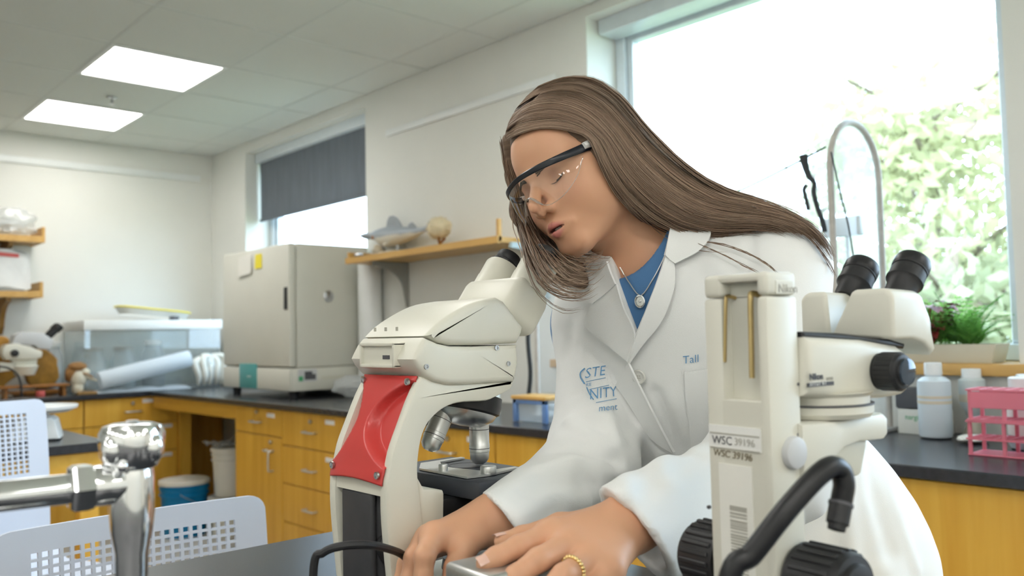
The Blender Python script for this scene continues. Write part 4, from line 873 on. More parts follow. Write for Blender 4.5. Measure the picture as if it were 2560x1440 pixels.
hk = obj('handle', kn, 'chrome', t); obj('index_button', MB().lathe([(0, zt+.003), (.004, zt+.003), (.0055, zt+.001), (.0055, zt-.002)], n=16), 'steel', hk)
dirx = nrm(W(0, 1238, .62)-W(250, 1198, .585)); dx = np.array([-.985, .17, 0.0]); dx = nrm([-1, .12, 0])
s0 = np.array([0, 0, za]); M_ = lambda a, b, r, r2=None, bev=.0015: MB().cyl(s0+dx*a, s0+dx*b, r, r2, 24, bev=bev)
obj('elbow', M_(-.004, .028, .0145), 'chrome', t); obj('collar_nut', MB().lathe([(.008, .024), (.0165, .026), (.0175, .030), (.0175, .038), (.0155, .041), (.009, .042)], Matrix.Translation(s0.tolist()) @ Vector(dx).to_track_quat('Z', 'Y').to_matrix().to_4x4(), 6), 'chrome', t)
obj('spout', M_(.038, .42, .0105), 'chrome', t); obj('spout_tip', MB().tube(smoothcurve([s0+dx*.41, s0+dx*.44, s0+dx*.455+[0, 0, -.02], s0+dx*.458+[0, 0, -.05]], 12), .0105, 14), 'chrome', t)
obj('set_screw', MB().sphere(s0+np.array([.004, -.012, .032]), .006, 12, 8).sphere(s0+np.array([-.012, -.016, .014]), .0045, 10, 6), 'chrome', t)
# ================================================================== compound microscope
KM = 1.15                       # the instrument is drawn at reduced size, then enlarged and set back
CTW = CT; CT = CAMZ-(CAMZ-CTW)/KM
Yn, Yf = .692, .799; Ym = (Yn+Yf)/2
def cpx(cx, cy): return (750+cx/1.7143, 600+cy/1.7143)          # detail-view coordinates -> photograph pixels
def sp(pts, Y=None): return [tuple(onY(*cpx(a, b), Y or Yn)[[0, 2]]) for a, b in pts]
t = thing('compound_microscope', 'cream compound microscope with a red back panel on the front bench', 'microscope', (onY(*cpx(470, 1300), Yn)[0], Ym, CT))
S = lambda p, n: [tuple(q) for q in smoothcurve(p, n)]
rear = [(523, 588), (480, 680), (440, 790), (402, 900), (382, 1000), (372, 1050), (370, 1150), (376, 1260), (392, 1440), (404, 1560)]
front = [(545, 1560), (538, 1400), (531, 1230), (518, 1110), (509, 1000), (512, 930), (525, 850), (550, 790), (590, 745), (640, 712), (700, 696), (800, 690), (850, 670), (905, 640), (920, 601)]
seam = [(720, 611), (640, 612), (580, 598), (540, 580)]
PR = sp(S(rear, 30)); PF = sp(S(front, 44)); PS = sp(seam)
zb = CT+.03
PR = [q if q[1] > zb else (q[0], zb) for q in PR]; PF = [q if q[1] > zb else (q[0], zb) for q in PF]
side = PR+PF+PS
pth = .013
obj('arm_plate', MB().prism(side, 'y', Yn, Yn+pth, .004, 2), 'ivory', t, world=True)
obj('arm_plate', MB().prism(side, 'y', Yf-pth, Yf, .004, 2), 'ivory', t, world=True)
zr0 = onY(*cpx(372, 1040), Yn)[2]; zr1 = onY(*cpx(372, 1108), Yn)[2]; ztop = onY(*cpx(523, 588), Yn)[2]
core = [(x+.026, z) for x, z in PR if z > zr1]+[(PR[-1][0]+.052, zr1), (PR[-1][0]+.052, zb)]+[(x-.0005, z) for x, z in PF]+[(x, z-.001) for x, z in PS]
obj('arm_core', MB().prism(core, 'y', Yn+pth-.001, Yf-pth+.001), 'ivory', t, world=True, smooth=False)
def rearx(z): zz = [q[1] for q in PR][::-1]; xx = [q[0] for q in PR][::-1]; return float(np.interp(z, zz, xx))
obj('cross_band', MB().prism([(rearx(z)+.0025, z) for z in np.linspace(zr1, zr0, 6)]+[(rearx(zr0)+.03, zr0), (rearx(zr1)+.03, zr1)], 'y', Yn+pth-.002, Yf-pth+.002, 0), 'ivory', t, world=True, smooth=False)
# red moulded back panel with two finger scoops
g = []; nv = 48
for z in np.linspace(zr0-.004, ztop+.001, 64):
    row = []
    u = (z-zr0)/(ztop-zr0)
    for v in np.linspace(0, 1, nv):
        y = Yn+.006+(Yf-Yn-.012)*v
        d = 0.0
        if .13 < u < .955:
            vn = .53*math.sin(PI*(u-.13)/.825)**.62; vf = 1-.27*math.sin(PI*(u-.13)/.825)**.62
            sm = lambda q: min(1, max(0, q))**2*(3-2*min(1, max(0, q)))
            d = max(.015*sm((vn-v)/.09)*(.75+.25*(1-v)), .013*sm((v-vf)/.08))
        row.append((rearx(z)-.0035+d+.002*(2*abs(v-.5))**4, y, z-.004*(1-u)*(4*(v-.5)**2-1)*.8))
    g.append(row)
rp_ = obj('back_panel', MB().sheet(g, .0016), 'red', t, world=True, auto=0)
for v, u in ((.06, .06), (.94, .08), (.08, .955), (.93, .955)):
    z = zr0+(ztop-zr0)*u; c = np.array((rearx(z)-.0055, Yn+.006+(Yf-Yn-.012)*v, z)); obj('screw', MB().lathe([(0, -.0005), (.0022, -.0005), (.0026, .001), (.0036, .0012), (.0036, -.001)], Matrix.Translation(c.tolist()) @ Matrix.Rotation(-PI/2, 4, 'Y'), 14), 'steel', rp_, world=True)
# opening below: charger block and tangled cable
xo = rearx(zr1-.05)
obj('cavity_lining', MB().box((xo+.045, Yn+pth, zb), (xo+.051, Yf-pth, zr1-.001)), 'blackplastic', t, world=True, smooth=False)
rb_ = Matrix.Translation((xo+.020, Ym+.004, zb+.050)); pmat('charger', (.05, .05, .055), .5, noise=.08)
obj('charger_block', MB().box((-.014, -.030, -.062), (.016, .034, .062), .016, 3, rb_).box((-.019, -.026, -.060), (-.012, .030, .058), .006, 3, rb_), 'charger', t, world=True)
cb = MB()
for k in range(5): cb.tube(smoothcurve([(xo+.03, Yn+pth+.012+.003*k, zr1-.02-.004*k), (xo+.015-.002*k, Yn+pth+.004+.003*k, zr1-.05), (xo+.02, Yn+pth+.006+.002*k, zb+.03)], 14), .0028, 8)
for k in range(4): cb.tube(smoothcurve([(xo+.02+.005*k, Yn+.02, zr1-.012-.006*k), (xo+.012+.004*k, Ym, zr1-.016-.005*k), (xo+.02, Yf-.02, zr1-.02-.008*k), (xo+.025, Yf-.018, zr1-.06)], 16), .0028, 8)
obj('coiled_cable', cb, 'blackrubber', t, world=True)
# head, lower half
Hn, Hf = Yn-.006, Yf+.006
def sph(pts): return [tuple(onY(*cpx(a, b), Hn)[[0, 2]]) for a, b in pts]
low = sph([(490, 512), (500, 488), (518, 450), (542, 418), (600, 444), (650, 455), (750, 456), (940, 449), (936, 462), (941, 530), (927, 600), (920, 607), (720, 619), (640, 621), (580, 607), (540, 584), (506, 545)])
obj('head_body', MB().prism(low, 'y', Hn, Hf, .006, 3), 'ivory', t, world=True)
up_ = sph([(545, 411)]+S([(545, 411), (600, 355), (680, 300), (760, 262), (850, 245)], 14)[1:]+[(880, 262), (962, 372), (958, 398), (938, 442), (750, 451), (655, 451), (605, 440)])
obj('head_cover', MB().prism(up_, 'y', Hn, Hf, .007, 3), 'ivory', t, world=True)
xr = low[0][0]; gz = (low[0][1]+low[2][1])/2
ga, gb_, gc, gd = Ym-.030, Ym+.034, gz-.016, gz+.010
gp = obj('rear_grip', MB().box((xr-.004, ga, gd-.004), (xr+.012, gb_, gd), .0015).box((xr-.004, ga, gc), (xr+.012, gb_, gc+.004), .0015).box((xr-.004, ga, gc), (xr+.012, ga+.004, gd), .0015).box((xr-.004, gb_-.004, gc), (xr+.012, gb_, gd), .0015).box((xr-.0005, ga+.002, gc+.002), (xr+.01, gb_-.002, gd-.002)), 'ivory', t, world=True)
obj('usb_slot', MB().box((xr-.0012, Ym-.018, gz-.007), (xr+.001, Ym-.006, gz-.003)), 'ink', gp, world=True, smooth=False)
for k, y in enumerate((Ym-.02, Ym+.0, Ym+.02)): obj('mark', MB().box((xr+.006, y-.0005, gz+.0215), (xr+.0085, y+.0005, gz+.0255)), 'inkfaint', t, world=True, smooth=False)
for (a, b) in ((541, 543), (893, 530), (842, 462)):
    c = onY(*cpx(a, b), Hn); obj('screw', MB().lathe([(0, .0002), (.0014, .0002), (.0018, .0012), (.0028, .0012), (.0028, -.0004)], Matrix.Translation(c.tolist()) @ Matrix.Rotation(PI/2, 4, 'X'), 14), 'steel', t, world=True)
# binocular tubes
ax = nrm((.60, 0, .80)); 
def tubeM(c): return Matrix.Translation([float(q) for q in c]) @ Vector(ax).to_track_quat('Z', 'Y').to_matrix().to_4x4()
bc = onY(*cpx(852, 300), Ym); bc[1] = Ym
xx = np.array((.80, 0, -.60))
# housing: rounded block leaning with the tubes
hx = Matrix(((0, xx[0], ax[0], bc[0]), (1, 0, 0, Ym), (0, xx[2], ax[2], bc[2]), (0, 0, 0, 1)))
obj('binocular_body', MB().box((-.052, -.028, -.025), (.052, .026, .030), .012, 3, hx), 'ivory', t, world=True)
for s in (-.032, .032):
    M = hx @ Matrix.Translation((s, -.002, .0))
    e = obj('eyepiece_tube', MB().lathe([(.0, .02), (.0225, .022), (.0225, .040), (.0220, .042), (.0220, .062), (.0205, .065), (.017, .066)], M, 30), 'ivory', t, world=True)
    obj('ring', MB().lathe([(.0165, .064), (.0185, .065), (.0190, .068), (.0165, .070)], M, 30), 'blackplastic', e, world=True)
    obj('eyepiece', MB().lathe([(.0125, .064), (.0140, .068), (.0145, .070), (.0136, .071), (.0148, .073), (.0150, .079), (.0142, .083), (.0110, .084), (.0100, .080), (.0, .080)], M, 30), 'blackrubber', e, world=True)
# nosepiece with objectives
nc = onY(*cpx(706, 704), Ym); nc[1] = Ym
tilt = nrm((.27, 0, 1.0)); NM = frameM(nc, np.cross((0, 1, 0), -tilt)*1.0, (0, 1, 0))
obj('turret_ring', MB().lathe([(0, -.012), (.040, -.012), (.041, -.002), (.040, .006), (.034, .010)], NM, 36), 'blackplastic', t, world=True)
tu = obj('turret_cone', MB().lathe([(.037, .008), (.034, .014), (.022, .022), (0, .024)], NM, 36), 'steel', t, world=True)
def objective(ang, L, r, tl):
    d = NM.to_3x3() @ Vector((math.sin(tl)*math.cos(ang), math.sin(tl)*math.sin(ang), math.cos(tl))); base = NM @ Vector((.024*math.cos(ang), .024*math.sin(ang), .012))
    M = Matrix.Translation(base) @ d.to_track_quat('Z', 'Y').to_matrix().to_4x4()
    o = obj('objective', MB().lathe([(0, 0), (r*1.02, 0), (r*1.05, .004), (r*1.05, L*.12), (r, L*.14), (r, L*.55), (r*1.03, L*.56), (r*1.03, L*.72), (r*.98, L*.73), (r*.94, L*.88), (r*.7, L*.96), (r*.45, L), (r*.42, L*.97), (0, L*.97)], M, 28), 'satin', t, world=True)
    obj('print_ring', MB().lathe([(r*1.006, L*.22), (r*1.01, L*.222), (r*1.01, L*.232), (r*1.006, L*.235)], M, 28).lathe([(r*1.036, L*.64), (r*1.04, L*.642), (r*1.04, L*.652), (r*1.036, L*.655)], M, 28), 'ink', o, world=True)
    for k in range(2): obj('print', MB().lathe([(r*1.008, L*(.30+.1*k)), (r*1.012, L*(.302+.1*k)), (r*1.012, L*(.335+.1*k)), (r*1.008, L*(.338+.1*k))], M, 10, -2.6, -1.6), 'ink', o, world=True)
objective(PI, .050, .0112, .264); objective(.1, .046, .0116, .24); objective(1.1, .036, .0105, .25)
# stage
sc = onY(*cpx(766, 1040), .662); sx, sz = sc[0], sc[2]
stg = obj('stage', MB().box((sx-.0, .662, sz-.019), (sx+.098, .83, sz), .0025, 2), 'stageblack', t, world=True)
obj('stage_block', MB().box((sx-.03, .70, sz-.052), (sx+.09, .79, sz-.019), .003).box((sx+.02, .668, sz-.042), (sx+.06, .70, sz-.0195), .003), 'blackplastic', t, world=True)
obj('aperture', MB().lathe([(0, .0003), (.019, .0003), (.019, .0006)], Matrix.Translation((sx+.062, Ym+.012, sz)), 28), 'ink', stg, world=True)
cl = obj('slide_clip', MB().prism([(sx+.004, .685), (sx+.03, .680), (sx+.08, .690), (sx+.082, .698), (sx+.04, .700), (sx+.03, .76), (sx+.05, .79), (sx+.09, .795), (sx+.09, .802), (sx+.03, .80), (sx+.006, .77)], 'z', sz+.0008, sz+.0028), 'satin', t, world=True, smooth=False)
for c in ((sx+.035, .688), (sx+.012, .735)): obj('clip_screw', MB().cyl((c[0], c[1], sz+.001), (c[0], c[1], sz+.010), .0085 if c[0] > sx+.02 else .005, n=18, bev=.001), 'satin', cl, world=True)
obj('condenser', MB().lathe([(.0, -.07), (.02, -.07), (.026, -.06), (.026, -.022), (0, -.022)], Matrix.Translation((sx+.062, Ym+.012, sz)), 26), 'blackplastic', t, world=True)
obj('stage_support', MB().prism(sp([(512, 1010), (545, 1070), (575, 1068), (626, 1075), (630, 1090), (628, 1260), (530, 1260)]), 'y', Yn+.004, Yf-.004, .003, 2), 'ivory', t, world=True)
obj('focus_knob', MB().lathe([(0, 0), (.026, 0), (.028, .003), (.028, .02), (.018, .022), (.016, .032), (0, .033)], Matrix.Translation((sx+.02, Yf, CT+.075)) @ Matrix.Rotation(-PI/2, 4, 'X'), 30), 'blackplastic', t, world=True)
x_b = PR[-1][0]
obj('base', MB().box((x_b-.006, Yn-.012, CT+.0005), (x_b+.235, Yf+.012, CT+.033), .008, 3), 'ivory', t, world=True)
obj('illuminator', MB().lathe([(0, .032), (.03, .032), (.028, .045), (.02, .048), (0, .048)], Matrix.Translation((sx+.062, Ym+.012, CT)), 26), 'blackplastic', t, world=True)
def set_back(root, k):
    old = np.array(ROOTLOC[root.name]); new = CAM+(old-CAM)*k
    for ch in root.children_recursive:
        ch.data.transform(Matrix.Translation(old.tolist())); ch.data.transform(Matrix.Translation(CAM.tolist()) @ Matrix.Scale(k, 4) @ Matrix.Translation((-CAM).tolist())); ch.data.transform(Matrix.Translation((-new).tolist()))
    root.location = new.tolist(); ROOTLOC[root.name] = tuple(new)
set_back(t, KM); CT = CTW
# its power cable, arching over the back
pc = [W(772, 1475, .735*KM), W(784, 1420, .735*KM), W(808, 1382, .735*KM), W(850, 1366, .735*KM), W(915, 1362, .74*KM), W(970, 1372, .765*KM), W(1012, 1392, .80*KM), W(1040, 1440, .812*KM), W(1046, 1500, .815*KM)]
q0 = pc[0].copy(); q0[2] = CT+.006; q1 = pc[-1].copy(); q1[2] = CT+.006
o = obj('power_cable', MB().tube(smoothcurve([q0-[.05, 0, 0], q0]+pc[1:-1]+[q1, q1+[.06, -.02, 0]], 60), .0042, 10), 'blackrubber'); tag(rebase(o), 'black power cable arching behind the cream compound microscope', 'cable')
# ================================================================== stereo microscope in the right foreground
SA = math.radians(-7); sfw = np.array([math.cos(SA), math.sin(SA), 0]); slf = np.array([-math.sin(SA), math.cos(SA), 0]); ZU = np.array([0, 0, 1.0])
O = W(1925, 1000, .68); O = np.array([O[0], O[1], 0])+slf*.033           # middle of the column's back face, on the floor plan
def L2W(x, y, z): return O+sfw*x+slf*y+ZU*z
def onPl(px, py, P0, N): d = ray(px, py); return CAM+d*(np.dot(P0-CAM, N)/np.dot(d, N))
def loc(P): q = P-O; return np.array([q@sfw, q@slf, P[2]])
def onback(px, py, x=0.0): return loc(onPl(px, py, L2W(x, 0, 0), sfw))            # -> local point on a plane parallel to the back face
def onside(px, py, y=-.033): return loc(onPl(px, py, L2W(0, y, 0), slf))
MS = Matrix(((sfw[0], slf[0], 0, O[0]), (sfw[1], slf[1], 0, O[1]), (0, 0, 1, 0), (0, 0, 0, 1)))
t = thing('stereo_microscope', 'large cream stereo microscope in the right foreground, back to the camera', 'microscope', tuple(L2W(.06, 0, CT)))
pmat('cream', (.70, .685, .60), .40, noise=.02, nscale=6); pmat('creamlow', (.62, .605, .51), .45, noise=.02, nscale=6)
def part(name, mb, mat, parent=None, **k):
    mb.v = [tuple(L2W(*q)) for q in mb.v]; return obj(name, mb, mat, parent or t, world=True, **k)
zt = onback(1925, 676)[2]; w2 = .033; cd = onside(2003, 1000)[0]; zcap = onback(1840, 742)[2]
zs0, zs1 = onback(1850, 1000)[2], onback(1850, 706)[2]; ys0, ys1 = onback(1893, 850)[1], onback(1806, 850)[1]
# column: back face with a recessed slot -> four strips round the slot and a floor
m = MB().box((0, ys1, CT+.02), (cd, w2, zcap-.0006), .003).box((0, -w2, CT+.02), (cd, ys0, zcap-.0006), .003).box((.0003, ys0-.004, CT+.02), (cd-.0003, ys1+.004, zs0), .001, 1).box((.012, ys0-.004, zs0-.004), (cd-.0003, ys1+.004, zcap-.0006))
col = part('column', m, 'cream')
m = MB().box((0, ys1, zcap), (cd, w2, zt), .004, 3).box((0, -w2, zcap), (cd, ys0, zt), .004, 3).box((.0002, ys0-.006, zs1), (cd-.0002, ys1+.006, zt-.0002), .003).box((.012, ys0-.004, zcap), (cd-.0003, ys1+.004, zs1+.001))
cap = part('column_cap', m, 'cream')
# hex keys clipped in the slot
for (px, y0, y1, r) in ((1812, 742, 905, .0017), (1874, 735, 945, .0026)):
    a = onback(px+2, y0, .002); b = onback(px+(6 if r > .002 else 0), y1, .002)
    part('hex_key', MB().tube(smoothcurve([a+[.010, -.002, -.001], a+[.002, 0, .0005], a+[0, 0, -.004], (a+b)/2, b], 16), np.linspace(r, r*.85, 16), 8), 'brass')
def bM(px, py): q = onback(px, py); return frameM(L2W(-.0006, q[1], q[2]), -slf, ZU)
# inventory tape, handwriting, bar-code label
a = onback(1775, 1117); b = onback(1902, 1072)
tape = part('inventory_tape', MB().box((-.0008, b[1], a[2]), (.001, a[1], b[2])), 'label', smooth=False)
part('tape_border', MB().box((-.0011, b[1]+.001, b[2]-.0075), (0, a[1]-.001, b[2]-.0062)).box((-.0011, b[1]+.001, a[2]+.0002), (0, a[1]-.001, a[2]+.0009)), 'inkfaint', tape, smooth=False)
q = onback(1783, 1107); textmesh('WSC', .0098, frameM(L2W(-.0012, q[1], q[2]), -slf, ZU), 'lettering', 'ink', tape, depth=.0001)
q = onback(1838, 1112); textmesh('39196', .0085, frameM(L2W(-.0012, q[1], q[2]), -slf, ZU), 'lettering', 'inkfaint', tape, depth=.0001)
q = onback(1784, 1137); textmesh('WSC 39196', .0082, frameM(L2W(-.0004, q[1], q[2]), -slf-ZU*.03, ZU), 'handwriting', 'handink', col, depth=.0002, shear=.12)
a = onback(1807, 1445); b = onback(1880, 1168); lab = part('barcode_label', MB().box((-.0005, b[1], CT+.06), (.001, a[1], b[2])), 'paper', smooth=False)
a = onback(1832, 1440); b = onback(1868, 1270); rs = np.random.RandomState(3); bc_ = MB(); z = b[2]; k = 0
while z > CT+.075:
    h = (.004 if k == 0 else .0006+.0016*rs.rand()); bc_.box((-.0009, b[1], z-h), (0, a[1], z)); z -= h+.0006+.0014*rs.rand(); k += 1
part('barcode', bc_, 'inkfaint', lab, smooth=False)
for px, py in ((1771, 1268),): q = onback(px, py); part('grub_screw', MB().cyl((-.0004, q[1], q[2]), (.002, q[1], q[2]), .0016, n=10), 'ink')
# embossed name plate on the cap's side, round cover, grub screws
q = onside(1938, 728); np_ = part('name_plate', MB().box((.012, -w2-.0006, onside(1965, 735)[2]), (cd-.006, -w2+.001, onside(1965, 702)[2]), .0004, 1), 'cream', cap)
q = onside(1940, 727); textmesh('Nikon', .0098, frameM(L2W(.0145, -w2-.0008, onside(1965, 731)[2]), sfw, ZU), 'lettering', 'inkfaint', np_, depth=.0002)
q = onside(1977, 1132); part('round_cover', MB().lathe([(0, .006), (.010, .006), (.0125, .005), (.0135, .003), (.0135, 0)], Matrix.Translation((q[0]+.002, -w2, q[2])) @ Matrix.Rotation(PI/2, 4, 'X'), 30), 'greyplastic')
for px, py in ((2001, 960), (2001, 1086)): q = onside(px, py); part('grub_screw', MB().cyl((q[0]-.003, -w2+.001, q[2]), (q[0]-.003, -w2-.0004, q[2]), .0014, n=10), 'ink')
# focus knobs on both sides
zk = onback(1700, 1385)[2]; zk2 = zk-.004
def knob(L, r, n=22):
    pr = MB()
    for i in range(n):
        a = 2*PI*i/n; pr.box((r*.94, -.0022, .004), (r*1.03, .0022, L*.8), .0008, 1, Matrix.Rotation(a, 4, 'Z'))
    return pr.lathe([(0, 0), (r*.97, 0), (r*.97, L*.82), (r*.90, L*.90), (r*.72, L*.92), (r*.68, L), (r*.5, L*1.03), (0, L*1.04)], n=40)
for s in (1, -1):
    k_ = knob(.045 if s > 0 else .05, .030); Mk = Matrix.Translation((.03, s*(w2+.003), zk2)) @ Matrix.Rotation(-s*PI/2, 4, 'X')
    k_.v = [tuple(Mk @ Vector(v)) for v in k_.v]; kn_ = part('focus_knob', k_, 'blackrubber')
    part('knob_shaft', MB().cyl((.03, s*(w2-.004), zk2), (.03, s*(w2+.006), zk2), .018), 'blackplastic', kn_)
# arm and zoom pod; near faces lie on the plane y = -yy
yp = -.036
P = lambda px, py, y=yp: tuple(onside(px, py, y)[[0, 2]])
za1 = onside(2010, 1062, yp)[2]
arm = [(cd-.005, P(2012, 1100)[1]-.02), (cd-.005, P(2012, 1062)[1]), P(2100, 1048), P(2215, 1040), P(2222, 1062), P(2215, 1098), P(2180, 1104), P(2110, 1120), P(2085, 1150), (P(2075, 1195)[0], P(2075, 1195)[1])]
arm = [(cd-.006, P(2012, 1062)[1]+.001), P(2100, 1050), P(2205, 1032), P(2217, 1045), P(2217, 1085), P(2208, 1098), P(2150, 1104), P(2110, 1118), P(2090, 1140), P(2078, 1180), (cd-.006, P(2040, 1190)[1])]
part('arm', MB().prism(arm, 'y', -.038, .038, .004, 2), 'cream')
part('arm_block', MB().prism([P(2075, 1110), P(2185, 1100), P(2184, 1120), P(2172, 1185), P(2165, 1193), P(2085, 1195)], 'y', -.030, .030, .004, 2), 'creamlow')
c0 = onside(2115, 1010, 0); rx = .058
xr0, xr1 = P(2010, 1010)[0], P(2215, 1010)[0]; cx = (xr0+xr1)/2+.004
z0, z1 = P(2110, 1040)[1], P(2110, 992)[1]
part('ring_mount', MB().lathe([(0, z0-.002), (.047, z0-.002), (.050, z0+.002), (.050, z0+.008), (.047, z0+.009), (.047, z1), (.05, z1+.003), (0, z1+.003)], Matrix.Translation((cx, 0, 0)), 44), 'cream')
part('dark_seam', MB().lathe([(.0475, z0+.0085), (.0505, z0+.0085), (.0505, z0+.0100), (.0475, z0+.0100)], Matrix.Translation((cx, 0, 0)), 44), 'ink')
pod = [P(2008, 838), P(2150, 846), P(2240, 862), P(2262, 878), P(2271, 925), P(2271, 975), P(2255, 988), P(2210, 996), P(2100, 1000), P(2008, 992)]
podo = part('zoom_pod', MB().prism(pod, 'y', -.040, .045, .010, 3), 'cream')
q = onside(2024, 950, -.0405); textmesh('Nikon', .0072, frameM(L2W(q[0], -.0405, q[2]), sfw, ZU), 'lettering', 'ink', podo, depth=.0002, bold=.0002)
q = onside(2066, 950, -.0405); textmesh('JAPAN', .0032, frameM(L2W(q[0], -.0405, q[2]), sfw, ZU), 'lettering', 'inkfaint', podo, depth=.0002)
a = onside(2021, 968, -.0405); b = onside(2084, 953, -.0405); pl = part('model_plate', MB().box((a[0], -.0408, a[2]), (b[0], -.039, b[2])), 'ink', podo, smooth=False)
textmesh('37727 6T', .0052, frameM(L2W(a[0]+.0012, -.0410, a[2]+.0009), sfw, ZU), 'lettering', 'label', pl, depth=.0001, spacing=1.15)
qk = onside(2200, 928, -.040); zkn = knob(.026, .0165, 26); Mk = Matrix.Translation((qk[0], -.039, qk[2])) @ Matrix.Rotation(PI/2, 4, 'X'); zkn.v = [tuple(Mk @ Vector(v)) for v in zkn.v]; zo = part('zoom_knob', zkn, 'blackrubber', podo)
part('knob_cap', MB().lathe([(0, .0285), (.008, .0283), (.0115, .0275), (.0118, .026)], Mk, 30), 'glasslens', zo)
# dark joint, then two wedge-shaped prism housings with eyepieces
part('head_joint', MB().prism([P(2008, 829), P(2100, 833), P(2225, 848), P(2265, 860), P(2262, 872), P(2150, 852), P(2008, 843)], 'y', -.036, .040, .002, 1), 'blackplastic')
xw = P(2235, 800, -.046)[0]-.004; zb_ = P(2235, 846, -.046)[1]; zt_ = P(2235, 722, -.046)[1]
def wedge(sy):
    """prism housing of one eyepiece: back face is a trapezium, long body runs forward and dips at the front"""
    yo, yi_b, yi_t = -.048, .016, -.008
    if sy > 0: yo, yi_b, yi_t = .048, .017, .020
    back = [(yo, zb_-.001), (yo, zt_-.006), (yo+(.006 if sy < 0 else -.006), zt_), (yi_t, zt_), (yi_b, zb_+.002)]
    x0, x1, x2 = xw-.001, P(2330, 790, -.048)[0], P(2300, 900, -.048)[0]
    rows = []
    for (x, dt, db) in ((x0, 0, 0), (x0+.004, .001, .0), ((x0+x1)/2, .0, 0), (x1-.014, -.001, -.004), (x1-.002, -.020, -.012), (x1+.0, -.026, -.018)):
        rows.append([(x, y, z+(dt if z > (zb_+zt_)/2 else db)) for y, z in back])
    m = MB(); n = len(back)
    vs = [p for r in rows for p in r]; fs = [tuple(range(n))[::-1], tuple((len(rows)-1)*n+i for i in range(n))]
    for i in range(len(rows)-1):
        for j in range(n): fs.append((i*n+j, i*n+(j+1) % n, (i+1)*n+(j+1) % n, (i+1)*n+j))
    m.add(vs, fs); bm_ = bmesh.new(); vv = [bm_.verts.new(p) for p in m.v]
    for f in m.f:
        try: bm_.faces.new([vv[i] for i in f])
        except ValueError: pass
    bmesh.ops.recalc_face_normals(bm_, faces=bm_.faces); eg = [e for e in bm_.edges if len(e.link_faces) == 2 and e.calc_face_angle(0) > .35]
    bmesh.ops.bevel(bm_, geom=eg, offset=.004, segments=3, affect='EDGES', profile=.5)
    return MB().bm(bm_), x0, x1
for sy in (-1, 1):
    m, x0, x1 = wedge(sy); wd = part('prism_housing', m, 'cream')
    if sy < 0: base = onside(2252, 716, -.026)
    c = np.array([base[0], sy*.0265, base[2]-.002]); d = Vector(nrm((.66, 0, .75)))
    M = Matrix.Translation(c.tolist()) @ d.to_track_quat('Z', 'Y').to_matrix().to_4x4()
    e = part('eyepiece', MB().lathe([(.0, -.012), (.0135, -.012), (.0140, .004), (.0160, .007), (.0172, .008), (.0172, .0105), (.0165, .011), (.0165, .020), (.0160, .0205), (.0160, .0215), (.0168, .022), (.0168, .033), (.0155, .036), (.0125, .0365), (.0115, .033), (0, .032)], M, 36), 'blackrubber', wd)
    part('index_ring', MB().lathe([(.0169, .0235), (.0171, .0240), (.0171, .0320), (.0166, .0335)], M, 36), 'blackplastic', e)
    part('lens', MB().lathe([(0, .0335), (.0085, .0328), (.0112, .0322)], M, 24), 'glasslens', e)
part('base_plate', MB().box((-.015, -.075, CT+.0005), (.20, .075, CT+.022), .008, 3), 'cream')
part('stage_disc', MB().lathe([(0, CT+.0235), (.04, CT+.0235), (.042, CT+.0215)], Matrix.Translation((cx, 0, 0)), 40), 'label')
# ---- gooseneck lamp in front of the column
gp = [W(1822, 1452, .60), W(1880, 1385, .60), W(1950, 1295, .60), W(2010, 1225, .605), W(2055, 1180, .61), W(2082, 1166, .615), W(2102, 1178, .62), W(2110, 1210, .62), W(2106, 1240, .62), W(2102, 1260, .62)]
bx_ = W(1770, 1540, .60); foot = np.array([bx_[0], bx_[1], CT])
t2 = thing('gooseneck_lamp', 'black gooseneck lamp bending in front of the large stereo microscope', 'lamp', tuple(foot))
obj('gooseneck', MB().tube(smoothcurve([foot+[0, 0, .03], foot+[0, 0, .06]]+gp, 80), .0078, 14), 'gooseblack' if 'gooseblack' in MATS else 'blackplastic', t2, world=True)
hd = nrm(W(2093, 1312, .615)-gp[-1]); e0 = gp[-1]-hd*.001
obj('collar', MB().cyl(e0, e0+hd*.0022, .0089, n=20), 'ink', t2, world=True); obj('lamp_tip', MB().cyl(e0+hd*.002, e0+hd*.0155, .0082, .0080, 20).cyl(e0+hd*.0155, e0+hd*.020, .0066, .0062, 20), 'blackrubber', t2, world=True)
obj('foot', MB().lathe([(0, .0005), (.035, .0005), (.035, .012), (.028, .02), (.012, .03), (.009, .04)], Matrix.Translation(foot.tolist()), 28), 'blackplastic', t2, world=True)
# ================================================================== the woman: signed-distance sculpting, then one continuous mesh
def ln(q): return np.sqrt(np.einsum('ij,ij->i', q, q))
def rc(P, a, b, ra, rb):
    a = np.asarray(a, float); b = np.asarray(b, float); ba = b-a; pa = P-a; bb_ = max(1e-12, float(ba@ba)); s = pa@ba; h = np.minimum(np.maximum(s/bb_, 0), 1)
    d2 = np.einsum('ij,ij->i', pa, pa)-2*h*s+h*h*bb_
    return np.sqrt(np.maximum(d2, 0))-(ra+(rb-ra)*h)
def el(P, c, r, Rm=None):
    q = P-np.asarray(c, float)
    if Rm is not None: q = q@Rm
    r = np.asarray(r, float); k0 = ln(q/r); k1 = ln(q/(r*r))
    return k0*(k0-1.0)/np.maximum(k1, 1e-9)
def sph_(P, c, r): return ln(P-np.asarray(c, float))-r
def smin(a, b, k): h = np.maximum(k-np.abs(a-b), 0)/k; return np.minimum(a, b)-h*h*k*.25
def smax(a, b, k): return -smin(-a, -b, k)
def chain(P, pts, rad, k=.006):
    d = None
    for i in range(len(pts)-1):
        q = rc(P, pts[i], pts[i+1], rad[i], rad[i+1]); d = q if d is None else smin(d, q, k)
    return d
